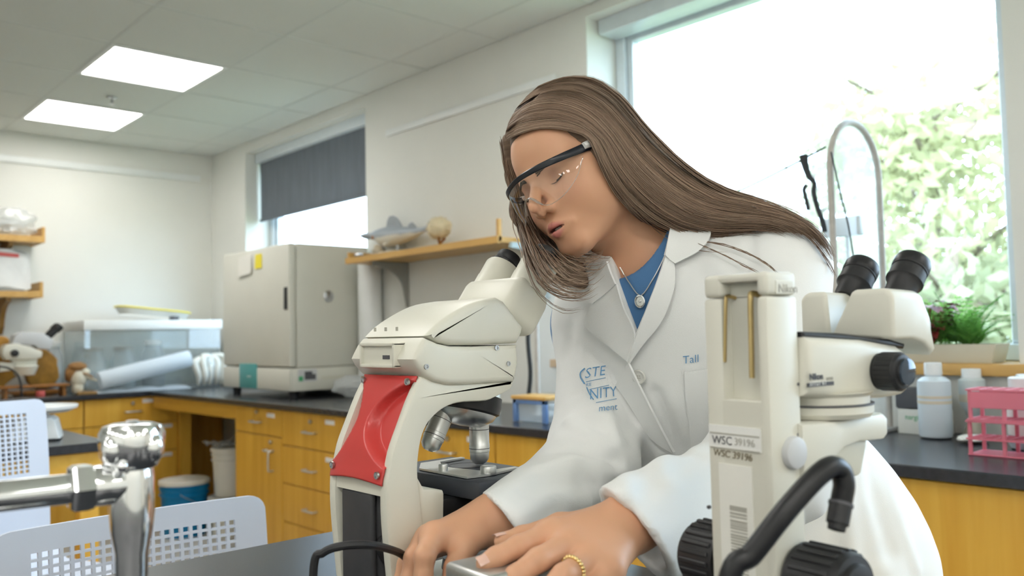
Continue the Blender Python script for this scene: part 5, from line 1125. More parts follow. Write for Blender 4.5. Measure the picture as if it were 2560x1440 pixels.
def axisgrid(lo, hi, fine, h, H):
    """coordinates with step h inside the 'fine' intervals and H elsewhere"""
    out = [lo]
    while out[-1] < hi:
        x = out[-1]; out.append(x+(h if any(a-.004 <= x <= b for a, b in fine) else H))
    return np.array(out)
def mesh_sdf(fn, ax, newton=2, B=8):
    xs, ys, zs = ax; n = [len(a) for a in ax]; V = np.empty(n, np.float32)
    cs = []
    for a in ax: st = np.arange(0, len(a), B); cs.append([(s, min(s+B, len(a))) for s in st])
    cen = []; half = []; idx = []
    for i, (x0, x1) in enumerate(cs[0]):
        for j, (y0, y1) in enumerate(cs[1]):
            for k, (z0, z1) in enumerate(cs[2]):
                lo = np.array([xs[x0], ys[y0], zs[z0]]); hi = np.array([xs[min(x1, n[0]-1)], ys[min(y1, n[1]-1)], zs[min(z1, n[2]-1)]]); cen.append((lo+hi)/2); half.append(np.linalg.norm(hi-lo)/2); idx.append((x0, x1, y0, y1, z0, z1))
    cen = np.array(cen); half = np.array(half); d = fn(cen); act = np.abs(d) < half*1.35+.006
    for b, dv in zip(np.array(idx)[~act], d[~act]): V[b[0]:b[1], b[2]:b[3], b[4]:b[5]] = dv
    A = np.array(idx)[act]; CH = 500
    for s in range(0, len(A), CH):
        pts = []; 
        for b in A[s:s+CH]:
            g = np.stack(np.meshgrid(xs[b[0]:b[1]], ys[b[2]:b[3]], zs[b[4]:b[5]], indexing='ij'), -1).reshape(-1, 3); pts.append(g)
        dv = fn(np.concatenate(pts)); o = 0
        for b, g in zip(A[s:s+CH], pts): V[b[0]:b[1], b[2]:b[3], b[4]:b[5]] = dv[o:o+len(g)].reshape(b[1]-b[0], b[3]-b[2], b[5]-b[4]); o += len(g)
    I = V < 0; cnt = np.zeros([q-1 for q in n], np.uint8)
    for a in (0, 1):
        for b in (0, 1):
            for c in (0, 1): cnt += I[a:n[0]-1+a, b:n[1]-1+b, c:n[2]-1+c]
    cells = np.argwhere((cnt > 0) & (cnt < 8)); vid = -np.ones(cnt.shape, np.int32); vid[tuple(cells.T)] = np.arange(len(cells))
    acc = np.zeros((len(cells), 3)); wt = np.zeros(len(cells)); C0 = cells
    co = lambda q: np.stack([xs[q[:, 0]], ys[q[:, 1]], zs[q[:, 2]]], 1)
    corners = [(a, b, c) for a in (0, 1) for b in (0, 1) for c in (0, 1)]
    for p in corners:
        for axn in range(3):
            if p[axn] == 1: continue
            q = list(p); q[axn] = 1; A0 = C0+np.array(p); A1 = C0+np.array(q); v0 = V[tuple(A0.T)]; v1 = V[tuple(A1.T)]; m = (v0 < 0) != (v1 < 0)
            tt = np.where(m, v0/np.where(m, v0-v1, 1), 0); pt = co(A0)+(co(A1)-co(A0))*tt[:, None]; acc[m] += pt[m]; wt[m] += 1
    X = acc/wt[:, None]
    for _ in range(newton):
        e = .0012; d0 = fn(X); g = np.stack([fn(X+np.eye(3)[i]*e)-d0 for i in range(3)], 1)/e; gn = np.maximum((g*g).sum(1), .25); st = np.clip(d0/gn, -.002, .002); X = X-g*st[:, None]
    F = []
    for axn in range(3):
        o1, o2 = [(1, 2), (2, 0), (0, 1)][axn]; sl0 = [slice(None)]*3; sl1 = [slice(None)]*3; sl0[axn] = slice(0, n[axn]-1); sl1[axn] = slice(1, n[axn])
        e = np.argwhere(I[tuple(sl0)] != I[tuple(sl1)])
        ok = (e[:, o1] > 0) & (e[:, o2] > 0) & (e[:, o1] < n[o1]-1) & (e[:, o2] < n[o2]-1); e = e[ok]
        def cell(d1, d2): q = e.copy(); q[:, o1] += d1; q[:, o2] += d2; return vid[tuple(q.T)]
        q = np.stack([cell(-1, -1), cell(0, -1), cell(0, 0), cell(-1, 0)], 1); fl = I[tuple(e.T)]; q[~fl] = q[~fl][:, ::-1]; F.append(q)
    F = np.concatenate(F); F = F[(F >= 0).all(1)]
    return X, F
def sdf_obj(name, X, F, mat, parent, col=None, attr='Col'):
    me = bpy.data.meshes.new(name); V = X-np.array(ROOTLOC[parent.name]) if parent is not None else X
    me.vertices.add(len(V)); me.vertices.foreach_set('co', V.astype(np.float32).ravel()); me.loops.add(F.size); me.loops.foreach_set('vertex_index', F.astype(np.int32).ravel())
    me.polygons.add(len(F)); me.polygons.foreach_set('loop_start', np.arange(0, F.size, 4, dtype=np.int32)); me.polygons.foreach_set('use_smooth', np.ones(len(F), bool)); me.update(calc_edges=True); me.validate()
    if col is not None: a = me.color_attributes.new(attr, 'FLOAT_COLOR', 'POINT'); a.data.foreach_set('color', np.concatenate([col, np.ones((len(col), 1))], 1).astype(np.float32).ravel())
    me.materials.append(MATS[mat]); return obj(name, None, None, parent, mesh=me)
# ---------------- pose
HR = np.array([[.13157867, -.94884242, -.288982], [.95346129, .040652, .3006443], [-.27323469, -.31479991, .90898218]])   # columns: her right, face forward, up
u_, s_, v_ = np.linalg.svd(HR); HR = u_@v_; HC = np.array([.89816104, .82756343, .22066802+CAMZ])
H2W = lambda q: np.asarray(q, float)@HR.T+HC
W2H = lambda P: (P-HC)@HR
NB = W(1650, 665, 1.26); NOTCH = W(1602, 700, 1.205)
SL, SR = W(1940, 672, 1.175), W(1497, 815, 1.37)
EL, ER = W(1930, 1168, 1.05), W(1480, 1162, 1.19)
WL, WR = W(1578, 1305, .865), W(1245, 1298, .955)
PEL = W(1975, 1430, 1.34); CHE = W(1720, 900, 1.29)
lat = nrm(SL-SR); upv = nrm(NB-PEL); fwd = nrm(np.cross(lat, upv)); fwd = fwd if fwd@(CAM-CHE) > 0 else -fwd; lat = nrm(lat-upv*(lat@upv)); fwd = nrm(np.cross(lat, upv)); fwd = fwd if fwd@(CAM-CHE) > 0 else -fwd
TR = np.stack([lat, fwd, upv], 1)
HANDL = dict(index=[(1378, 1338, .822), (1296, 1368, .797), (1240, 1394, .783), (1212, 1408, .778)], middle=[(1430, 1360, .805), (1346, 1400, .775), (1290, 1440, .764), (1268, 1466, .762)], ring=[(1480, 1394, .792), (1408, 1440, .760), (1362, 1484, .750), (1345, 1510, .748)], little=[(1524, 1424, .787), (1478, 1474, .762), (1445, 1512, .756), (1432, 1532, .755)])
THL = [(1500, 1310, .862), (1400, 1318, .858), (1305, 1342, .842), (1256, 1353, .832)]
HANDR = dict(index=[(1086, 1342, .905), (1062, 1390, .872), (1058, 1440, .868), (1062, 1472, .872)], middle=[(1072, 1346, .930), (1036, 1396, .900), (1024, 1452, .895), (1028, 1484, .90)], ring=[(1064, 1356, .955), (1018, 1410, .930), (1002, 1462, .925), (1008, 1490, .925)], little=[(1062, 1372, .975), (1012, 1432, .955), (1000, 1470, .95), (1004, 1492, .95)])
THR = [(1205, 1325, .935), (1160, 1368, .905), (1135, 1418, .885), (1124, 1448, .880)]
FR = dict(index=[.0128, .0108, .0096, .0082], middle=[.0130, .0110, .0098, .0084], ring=[.0124, .0105, .0094, .0080], little=[.0112, .0094, .0082, .0070])
def hand_pts(H): return {k: [W(*q) for q in v] for k, v in H.items()}
PL_, PR_ = hand_pts(HANDL), hand_pts(HANDR); TL_, TRr = [W(*q) for q in THL], [W(*q) for q in THR]
# ---------------- head in its own coordinates
def f_head(Q):
    S = Q.copy(); S[:, 0] = np.abs(S[:, 0])
    d = el(S, (0, -.008, .052), (.071, .093, .082))
    d = smin(d, el(S, (0, .034, .046), (.059, .0575, .050)), .02)
    d = smin(d, el(S, (0, .030, -.022), (.0555, .060, .072)), .02)
    d = smin(d, rc(S, (.046, .010, -.050), (.017, .070, -.084), .017, .0155), .022)
    d = smin(d, el(S, (0, .0715, -.0845), (.017, .0165, .0165)), .014)
    d = smin(d, el(S, (.034, .043, -.022), (.031, .036, .036)), .028); d = smin(d, el(S, (.047, .012, -.012), (.021, .045, .050)), .03)
    d = smin(d, sph_(S, (.051, .043, .004), .0175), .016)
    d = smin(d, rc(S, (.004, .0835, .0245), (.043, .064, .0265), .0105, .0105), .014)
    d = smin(d, el(S, (0, .068, -.054), (.031, .0275, .027)), .014)
    # eye sockets and lids
    d = smax(d, -el(S, (.0305, .0985, .0065), (.0175, .0165, .0125)), .010)
    d = smin(d, sph_(S, (.0305, .0665, .0075), .0142), .0035)
    # nose
    nb = rc(S, (0, .0860, .018), (0, .1115, -.0170), .0068, .0090)
    nb = smin(nb, sph_(S, (.0118, .0975, -.0262), .0074), .006); nb = smin(nb, sph_(S, (0, .1045, -.0275), .0062), .006)
    nb = smin(nb, rc(S, (.0065, .0835, .008), (.0125, .0870, -.020), .0060, .0068), .007)
    d = smin(d, nb, .0080)
    d = smax(d, -el(S, (.0068, .1050, -.0345), (.0036, .0060, .0036)), .003)
    # lips
    up = rc(S, (.003, .0958, -.0495), (.0268, .0832, -.0556), .0058, .0026); lo = rc(S, (0, .0950, -.0626), (.0250, .0830, -.0574), .0066, .0030)
    d = smin(d, up, .0045); d = smin(d, lo, .0045)
    d = smax(d, -el(S, (0, .1005, -.0560), (.0175, .0125, .0019)), .0020)
    d = smax(d, -sph_(S, (0, .1095, -.0765), .0125), .008)
    # ear
    d = smin(d, el(S, (.0735, -.006, .004), (.0075, .0165, .029)), .006)
    d = smin(d, rc(S, (0, -.022, -.01), (0, -.030, -.075), .050, .052), .025)
    return d
def f_hand(P, F_, T_, wr, el_):
    d = rc(P, wr+nrm(el_-wr)*.09, wr, .0285, .0260)
    for k in F_:
        d = smin(d, rc(P, wr, F_[k][0], .0215, .0145 if k in ('index', 'middle') else .0132), .016)
    d = smin(d, rc(P, F_['index'][0], F_['little'][0], .0125, .0115), .012)
    d = smin(d, chain(P, T_, [.0165, .0135, .0098, .0082], .006), .012)
    e = None
    for k in F_: q = chain(P, F_[k], FR[k], .004); e = q if e is None else smin(e, q, .0035)
    return smin(d, e, .007)
def f_torso(P, g=0.0):
    d = el(P, CHE, (.165+g, .105+g, .23+g), TR)
    d = smin(d, rc(P, SL, SR, .055+g, .055+g), .08)
    d = smin(d, rc(P, NB, CHE, .06+g, .10+g), .06)
    d = smin(d, el(P, (CHE+PEL)/2, (.145+g, .105+g, .21+g), TR), .08)
    d = smin(d, el(P, PEL, (.165+g, .125+g, .14+g), TR), .08)
    for s, sh in ((1, SL), (-1, SR)): pass
    return d
HIPL, HIPR = PEL+lat*.085-upv*.02, PEL-lat*.085-upv*.02
FTL, FTR = np.array([HIPL[0]+.02, HIPL[1]+.03, .09]), np.array([HIPR[0]+.02, HIPR[1]-.03, .09])
def f_legs(P):
    d = 1e9
    for h, f in ((HIPL, FTL), (HIPR, FTR)):
        kn = (h*.5+f*.5)+np.array([-.03, 0, .02]); q = chain(P, [h, kn, f], [.085, .058, .042], .03); q = smin(q, rc(P, f+[0, 0, -.045], f+[-.13, 0, -.055], .04, .032), .03); d = np.minimum(d, q)
    return d
def group(P, lo, hi, fn):
    m = ((P > np.array(lo)) & (P < np.array(hi))).all(1); d = np.full(len(P), 0.0)
    if m.any(): d[m] = fn(P[m])
    q = np.maximum(np.maximum(np.array(lo)-P, P-np.array(hi)), 0); d[~m] = np.linalg.norm(q[~m], axis=1)+.05
    return d
def bb(pts, m): pts = np.array(pts); return pts.min(0)-m, pts.max(0)+m
hb = bb([HC], .26); allL = [WL, *TL_]+[q for k in PL_ for q in PL_[k]]; allR = [WR, *TRr]+[q for k in PR_ for q in PR_[k]]
lb = bb(allL, .10); rb2 = bb(allR, .10)
def f_body(P):
    d = f_torso(P)
    d = smin(d, rc(P, SL, EL, .046, .040), .05); d = smin(d, rc(P, SR, ER, .046, .040), .05)
    d = smin(d, rc(P, EL, WL, .036, .0255), .02); d = smin(d, rc(P, ER, WR, .036, .0255), .02)
    d = smin(d, rc(P, H2W((0, -.026, -.045)), NB, .0515, .056), .03)
    d = smin(d, group(P, hb[0], hb[1], lambda q: f_head(W2H(q))), .02)
    d = smin(d, group(P, lb[0], lb[1], lambda q: f_hand(q, PL_, TL_, WL, EL)), .012)
    d = smin(d, group(P, rb2[0], rb2[1], lambda q: f_hand(q, PR_, TRr, WR, ER)), .012)
    d = smin(d, group(P, (.5, .1, 0), (2, 1.6, 1.0), f_legs), .04)
    return d
PERSON = thing('person', 'woman in white lab coat and safety glasses leaning over the bench beside the cream microscope', 'person', (PEL[0], PEL[1], 0))
vcolmat('skin', 'Col', .46, .38, sss=.12, bump=.03, bscale=420)
ax = (axisgrid(.36, 1.55, [(.42, 1.02)], .0025, .008), axisgrid(.25, 1.25, [(.27, .98)], .0025, .008), axisgrid(-.01, 1.66, [(.97, 1.15), (1.32, 1.62)], .0025, .010))
import time as _t; _t0 = _t.time()
X, F = mesh_sdf(f_body, ax, newton=1)
print('body', len(X), round(_t.time()-_t0, 1))
# skin colours that belong to the skin: lips, cheeks, lids, nails
Q = W2H(X); S = Q.copy(); S[:, 0] = np.abs(S[:, 0]); base = np.array([.70, .385, .235]); colr = np.tile(base, (len(X), 1))
def blend(m, c): 
    global colr
    m = np.clip(m, 0, 1)[:, None]; colr = colr*(1-m)+np.array(c)*m
near = np.linalg.norm(Q, axis=1) < .16
blend(near*np.exp(-((S-[.042, .075, -.018])**2).sum(1)/.018**2)*.35, (.70, .33, .23))
blend(near*np.exp(-((S-[.0, .112, -.02])**2).sum(1)/.010**2)*.35, (.72, .36, .26))
lipd = np.minimum(rc(S, (.003, .0972, -.0500), (.0262, .0848, -.0556), .0052, .0018), rc(S, (0, .0966, -.0626), (.0248, .0848, -.0574), .0057, .0018))
blend(near*np.clip(.7-lipd/.0012, 0, 1)*.85, (.56, .18, .165))
blend(near*(el(S, (0, .0985, -.0560), (.0185, .0115, .0020)) < .0002)*.9, (.10, .02, .02))
blend(near*np.exp(-((S-[.0305, .080, .0125])**2).sum(1)/.010**2)*.55, (.46, .23, .16))
# ring finger etc. nails are separate small plates
body = sdf_obj('body', X, F, 'skin', PERSON, colr)
# ---------------- lab coat, shirt
axL, axR = nrm(WL-EL), nrm(WR-ER)
def cutn(axv, nx, ny): return nrm(CR*nx-CU*ny-CF*.28)
cnL, cnR = cutn(axL, -.82, .57), cutn(axR, -.80, .60)
cpL, cpR = W(1584, 1334, .875), W(1258, 1298, .955)
WLs, WRs = W(1594, 1332, .875), W(1270, 1314, .960)
_ws = np.random.RandomState(11); WD = _ws.randn(9, 3); WD /= np.linalg.norm(WD, axis=1)[:, None]; WF = 22+40*_ws.rand(9); WP = _ws.rand(9)*6.28
def wr_noise(P):
    w = np.zeros(len(P)); Pq = P+.02*np.sin(P[:, [1, 2, 0]]*31)
    for i in range(9): w += np.sin(Pq@WD[i]*WF[i]+WP[i])
    return w/9
def sleeve(P, s, e, w, ra, rb, rcu, cp, cn):
    d = rc(P, s, e, ra, rb); axv = nrm(w-e); tip = w+axv*.03
    f = rc(P, e, tip, rb, rcu)
    # folds running round the forearm and bunching at the elbow
    t_ = (P-e)@axv; ph = t_*70+9*((P-e)@nrm(np.cross(axv, [0, 0, 1.0])))*6
    f = f-.0030*np.sin(ph+2.5*np.sin(P[:, 2]*40))*np.clip(1.1-t_/.22, .15, 1)
    d = smin(d, f, .05)
    t2 = (P-cp)@cn
    d = smax(d, t2, .002)
    hol = np.maximum(rc(P, w-axv*.10, w+axv*.08, rcu-.0130, rcu-.0110), -(t2+.026))
    return smax(d, -hol, .002)
def f_coat_full(P):
    d = el(P, CHE, (.186, .128, .25), TR)
    d = smin(d, rc(P, SL-lat*.01, SR+lat*.01, .076, .070), .08)
    d = smin(d, rc(P, NB-upv*.03, CHE, .078, .115), .06)
    d = smin(d, el(P, (CHE+PEL)/2, (.180, .140, .24), TR), .08)
    d = smin(d, el(P, PEL-fwd*.02, (.192, .155, .22), TR), .10)
    sk0 = PEL-fwd*.01; sk1 = np.array([PEL[0]+.05, PEL[1], .56]); d = smin(d, rc(P, sk0, sk1, .170, .22), .10)
    d = smax(d, .56-P[:, 2], .01)
    d = d-.0045*wr_noise(P*.7)-.006*np.sin(np.arctan2(P[:, 1]-PEL[1], P[:, 0]-PEL[0])*9)*np.clip((1.15-P[:, 2])/.3, 0, 1)
    return d
def f_coat_noV(P):
    d = f_coat_full(P)
    d = smin(d, sleeve(P, SL, EL, WLs, .073, .064, .055, cpL, cnL), .014)
    d = smin(d, sleeve(P, SR, ER, WRs, .064, .057, .045, cpR, cnR), .014)
    d = d-.0016*wr_noise(P*2.1)
    for pl, lo_, hi_, amp, wdt in FOLDS:
        m = ((P > lo_) & (P < hi_)).all(1) & (np.abs(d) < .03)
        if m.any():
            q = P[m]; dm = np.full(len(q), 9.0)
            for i in range(len(pl)-1): dm = np.minimum(dm, rc(q, pl[i], pl[i+1], 0, 0))
            d[m] -= amp*np.exp(-(dm/wdt)**2)
    return d
FOLDS = []
def hit(fn, px, py, d0=.75, d1=2.0, it=70):
    """walk from the camera along a photo ray until the surface"""
    r_ = ray(px, py); L = np.linalg.norm(r_); tcur = d0
    for _ in range(it):
        P = (CAM+r_*tcur)[None]; d = float(fn(P)[0])
        if d < .0004: break
        tcur += d*.75/L
        if tcur > d1: return None, None
    P = CAM+r_*tcur; e = .003; g = np.array([float(fn((P+np.eye(3)[i]*e)[None])[0]-fn((P-np.eye(3)[i]*e)[None])[0]) for i in range(3)]); return P, nrm(g)
def hits(fn, pix, d0=.75, d1=2.0, it=60):
    pix = np.asarray(pix, float); R_ = CF[None]+np.outer((pix[:, 0]-1280)/F_PX, CR)-np.outer((pix[:, 1]-720)/F_PX, CU); L = np.linalg.norm(R_, axis=1); tc = np.full(len(pix), d0, float); live = np.ones(len(pix), bool)
    for _ in range(it):
        d = fn(CAM+R_*tc[:, None]); d[~live] = 0; live &= (d > .0004) & (tc < d1); tc = tc+np.where(live, d*.75/L, 0)
        if not live.any(): break
    return CAM+R_*tc[:, None], tc, tc < d1
def gradn(fn, P, e=.003):
    g = np.stack([fn(P+np.eye(3)[i]*e)-fn(P-np.eye(3)[i]*e) for i in range(3)], 1); return g/np.maximum(1e-9, np.linalg.norm(g, axis=1))[:, None]
for pxs, amp, wdt in (([(1424, 1052), (1480, 1092), (1552, 1108)], .006, .011), ([(1392, 1125), (1450, 1122), (1540, 1150)], -.005, .010), ([(1352, 1172), (1430, 1150), (1520, 1180)], .006, .011), ([(1318, 1232), (1400, 1196), (1490, 1215)], -.004, .010), ([(1300, 1290), (1380, 1240), (1470, 1262)], .005, .010),
                      ([(1462, 800), (1468, 900), (1500, 1000)], .004, .012), ([(1428, 800), (1420, 900), (1432, 980)], -.004, .012), ([(1640, 985), (1668, 1060), (1700, 1130)], -.006, .010), ([(1520, 1040), (1545, 1130), (1570, 1235)], .007, .012), ([(1610, 1060), (1640, 1130), (1665, 1200)], .005, .012),
                      ([(1902, 540), (1880, 610), (1874, 690)], -.005, .007), ([(1770, 620), (1810, 700), (1830, 780)], .004, .014), ([(1745, 1140), (1650, 1195), (1570, 1262)], -.004, .011),
                      ([(2170, 1120), (2190, 1240), (2230, 1380)], -.007, .014), ([(2100, 1200), (2120, 1320), (2130, 1420)], .007, .014), ([(2210, 1180), (2250, 1300), (2290, 1420)], .006, .013)):
    q_, t_c, ok_ = hits(f_coat_noV, smoothcurve(pxs, 8)); q_ = q_[ok_]
    if len(q_) > 2: FOLDS.append((q_, q_.min(0)-.04, q_.max(0)+.04, amp, wdt))
# V opening of the coat, cut through to the shirt
VA, VB_, VV = hit(f_coat_full, 1532, 655)[0], hit(f_coat_full, 1688, 640)[0], hit(f_coat_full, 1598, 845)[0]
vdir = nrm(fwd*.75+(CAM-VV)/np.linalg.norm(CAM-VV)*.6)
n1 = nrm(np.cross(VA-VV, vdir)); n1 = n1 if n1@(VB_-VV) > 0 else -n1
n2 = nrm(np.cross(VB_-VV, vdir)); n2 = n2 if n2@(VA-VV) > 0 else -n2
neckax = nrm(H2W((0, -.02, -.03))-NB)
def f_shirt0(P): return f_torso(P, .013)
def f_coat(P):
    d = f_coat_noV(P)
    w = np.maximum(-(P-VV)@n1, -(P-VV)@n2); w = np.maximum(w, -((P-CHE)@fwd+.0)); cutr = np.maximum(w, -(f_torso(P, -.008)))
    d = smax(d, -cutr, .004)
    nk = rc(P, NB-neckax*.02, NB+neckax*.3, .064, .066)        # room for the neck
    return smax(d, -nk, .01)
def weave(name, col, rough=.75, big=.06):
    m = pmat(name, col, rough, spec=.25, noise=.012, nscale=4, bump=.18, bscale=900, sheen=.1); return m
weave('coatwhite', (.87, .88, .87)); weave('shirtblue', (.10, .235, .47)); weave('trouser', (.05, .06, .09))
h = .005
axc = (axisgrid(.40, 1.62, [(.45, 1.35)], h, .012), axisgrid(.20, 1.32, [(.2, 1.2)], h, .012), axisgrid(.54, 1.60, [(.92, 1.55)], h, .012))
_t0 = _t.time(); X, F = mesh_sdf(f_coat, axc); print('coat', len(X), round(_t.time()-_t0, 1))
coat = sdf_obj('lab_coat', X, F, 'coatwhite', PERSON)
def f_shirt(P):
    d = f_shirt0(P); d = smax(d, 1.05-P[:, 2], .01); d = smax(d, -rc(P, NB-neckax*.012+fwd*.012, NB+neckax*.3+fwd*.03, .068, .085), .012); return d
axs = (axisgrid(.70, 1.40, [(.78, 1.02)], .004, .012), axisgrid(.35, 1.15, [(.62, .96)], .004, .012), axisgrid(1.04, 1.50, [(1.24, 1.45)], .004, .012))
X, F = mesh_sdf(f_shirt, axs); shirt = sdf_obj('shirt', X, F, 'shirtblue', PERSON)
def f_trous(P):
    d = None
    for h_, f_ in ((HIPL, FTL), (HIPR, FTR)):
        kn = (h_*.5+f_*.5)+np.array([-.03, 0, .02]); q = chain(P, [h_, kn, f_+[0, 0, .0]], [.095, .070, .058], .03); d = q if d is None else np.minimum(d, q)
    return smax(d, .06-P[:, 2], .005)
X, F = mesh_sdf(f_trous, (axisgrid(.6, 1.6, [], .01, .014), axisgrid(.2, 1.3, [], .01, .014), axisgrid(.03, 1.0, [], .01, .02)), newton=1); sdf_obj('trousers', X, F, 'trouser', PERSON)
for f_ in (FTL, FTR): obj('shoe', MB().add(*(lambda q: (q.v, q.f))(crumple(f_+[-.05, 0, -.046], (.125, .05, .042), 3, amp=.02))), 'blackrubber', PERSON, world=True)
# ---------------- details laid on the coat
def patch(name, A, B, fn, off, th, mat, parent, n=10, m=18, bulge=0.0, fold=None):
    """strip of cloth between two photo outlines A and B, lying on fn with the given lift"""
    A = smoothcurve(A, m); B = smoothcurve(B, m); pix = np.array([[A[i]*(1-u)+B[i]*u for u in np.linspace(0, 1, n)] for i in range(m)]).reshape(-1, 2)
    P, tc, ok = hits(fn, pix); 
    if not ok.all(): md = np.median(tc[ok]); 
    P[~ok] = np.array([W(pix[i, 0], pix[i, 1], np.median(tc[ok])) for i in np.where(~ok)[0]]).reshape(-1, 3)
    N = gradn(fn, P); us = np.tile(np.linspace(0, 1, n), m); lift = off+bulge*(fold(us) if fold else np.sin(PI*us)); G = (P+N*lift[:, None]).reshape(m, n, 3)
    return obj(name, MB().sheet(G, th), mat, parent, world=True, auto=60)
fb = lambda P: f_coat_full(P)
rise = lambda u: np.exp(-u*4.0); rise2 = lambda u: np.exp(-(1-u)*4.0)
# her left (photo right): collar fall and lapel; inner edge rolls over the shirt
patch('lapel', [(1672, 640), (1652, 700), (1625, 770), (1602, 832), (1580, 898)], [(1690, 665), (1689, 720), (1660, 800), (1612, 862), (1583, 905)], fb, .008, .003, 'coatwhite', coat, bulge=.006, fold=rise)
patch('collar', [(1690, 535), (1682, 580), (1676, 615), (1670, 648)], [(1745, 560), (1780, 592), (1755, 632), (1692, 664)], fb, .011, .003, 'coatwhite', coat, bulge=.008, fold=rise)
# her right (photo left)
patch('lapel', [(1556, 712), (1572, 765), (1600, 834), (1584, 890)], [(1494, 752), (1473, 806), (1516, 850), (1579, 900)], fb, .008, .003, 'coatwhite', coat, bulge=.006, fold=rise)
patch('collar', [(1536, 660), (1544, 684), (1556, 712)], [(1508, 695), (1480, 744), (1496, 757)], fb, .011, .003, 'coatwhite', coat, bulge=.006, fold=rise)
# front placket edge and pocket
patch('placket', [(1580, 900), (1612, 968), (1648, 1040), (1690, 1122)], [(1545, 960), (1580, 1010), (1630, 1090), (1684, 1128)], fb, .0045, .003, 'coatwhite', coat, n=6, bulge=.005, fold=rise)
patch('chest_pocket', [(1712, 930), (1716, 1000), (1726, 1080), (1732, 1160)], [(1800, 918), (1806, 1000), (1812, 1080), (1816, 1160)], f_coat_full, .003, .002, 'coatwhite', coat, n=6)
# button
P_, N_ = hit(f_coat_noV, 1603, 940); Mb = Matrix.Translation(((P_+N_*.006)).tolist()) @ Vector(N_).to_track_quat('Z', 'Y').to_matrix().to_4x4()
pmat('buttonwhite', (.72, .72, .68), .18, noise=.05, nscale=60, coat=.5)
bt = obj('button', MB().lathe([(0, .0005), (.0055, .0006), (.0065, .0014), (.0092, .0026), (.0102, .0018), (.0102, .0), (.0, -.001)], Mb, 28), 'buttonwhite', coat, world=True)
for a in range(4): obj('button_hole', MB().cyl(Mb @ Vector((.0021*math.cos(a*PI/2+.78), .0021*math.sin(a*PI/2+.78), .0004)), Mb @ Vector((.0021*math.cos(a*PI/2+.78), .0021*math.sin(a*PI/2+.78), .0009)), .0009, n=8), 'inkfaint', bt, world=True)
# lettering: blue print on the chest
pmat('blueprint', (.13, .33, .58), .6, noise=.05)
def cloth_text(s, size, px, py, slope, name, fn, shear=0.0, clip=None, xs=1.0):
    cu = bpy.data.curves.new(name, 'FONT'); cu.body = s; cu.size = size; cu.shear = shear; cu.offset = -size*.006; cu.resolution_u = 2; o = bpy.data.objects.new(name, cu); COL.objects.link(o)
    dg = bpy.context.evaluated_depsgraph_get(); me = bpy.data.meshes.new_from_object(o.evaluated_get(dg)); bpy.data.objects.remove(o, do_unlink=True)
    b = bmesh.new(); b.from_mesh(me); bmesh.ops.triangulate(b, faces=b.faces); bmesh.ops.subdivide_edges(b, edges=[e for e in b.edges if e.calc_length() > size*.25], cuts=1, use_grid_fill=False); b.to_mesh(me); b.free()
    co = np.array([v.co[:2] for v in me.vertices]); pix = np.stack([px+co[:, 0]*xs, py-co[:, 1]+slope*co[:, 0]*xs], 1)
    P, tc, ok = hits(fn, pix); N = gradn(fn, P); P = P+N*.0016
    for v, q in zip(me.vertices, P-np.array(ROOTLOC[coat.name])): v.co = q
    me.materials.clear(); me.materials.append(MATS['blueprint']); r = bpy.data.objects.new(name, me); COL.objects.link(r); r.parent = coat; ROOTLOC[r.name] = ROOTLOC[coat.name]; return r
cloth_text('STE', 36, 1462, 948, -.20, 'lettering', f_coat_noV, shear=.18, xs=.92); cloth_text('RE', 12, 1466, 968, -.16, 'lettering', f_coat_noV); cloth_text('NITY', 38, 1474, 1001, -.14, 'lettering', f_coat_noV, xs=.80); cloth_text('ment', 24, 1497, 1031, -.12, 'lettering', f_coat_noV, xs=.9)
cloth_text('Tall', 28, 1707, 909, -.12, 'lettering', f_coat_noV, xs=1.0)
def cloth_line(p, name='print_line', r=.00042):
    pix = smoothcurve(p, 14); P, tc, ok = hits(f_coat_noV, pix); N = gradn(f_coat_noV, P); obj(name, MB().tube(P+N*.0014, r, 6), 'blueprint', coat, world=True)
cloth_line([(1466, 956), (1514, 945)]); cloth_line([(1474, 975), (1522, 964)]); cloth_line([(1490, 1008), (1540, 998)])
cloth_line([(1463, 922), (1453, 932), (1453, 945), (1462, 960)], r=.0010); cloth_line([(1468, 970), (1474, 985), (1484, 1000)], r=.0008)
# cuff stitching
# ---------------- necklace
fsk = lambda P: np.minimum(f_shirt(P), f_body(P))
pth = smoothcurve([(1552, 668), (1574, 705), (1603, 738), (1632, 700), (1656, 655), (1674, 610)], 44); P, tc, ok = hits(fsk, pth); N = gradn(fsk, P)
nk_ = obj('necklace', MB().tube(P[ok]+N[ok]*.002, .0009, 6), 'satin', PERSON, world=True)
P_, N_ = hit(fsk, 1603, 753); Mb = Matrix.Translation((P_+N_*.003).tolist()) @ Vector(N_).to_track_quat('Z', 'Y').to_matrix().to_4x4()
obj('pendant', MB().lathe([(0, .001), (.0055, .001), (.0062, .0022), (.0078, .002), (.0082, .0), (.0078, -.0012), (0, -.0012)], Mb @ Matrix.Scale(1.15, 4, (0, 1, 0)), 28).sphere((P_+N_*.004).tolist(), (.002, .002, .002), 8, 6), 'chrome', nk_, world=True)
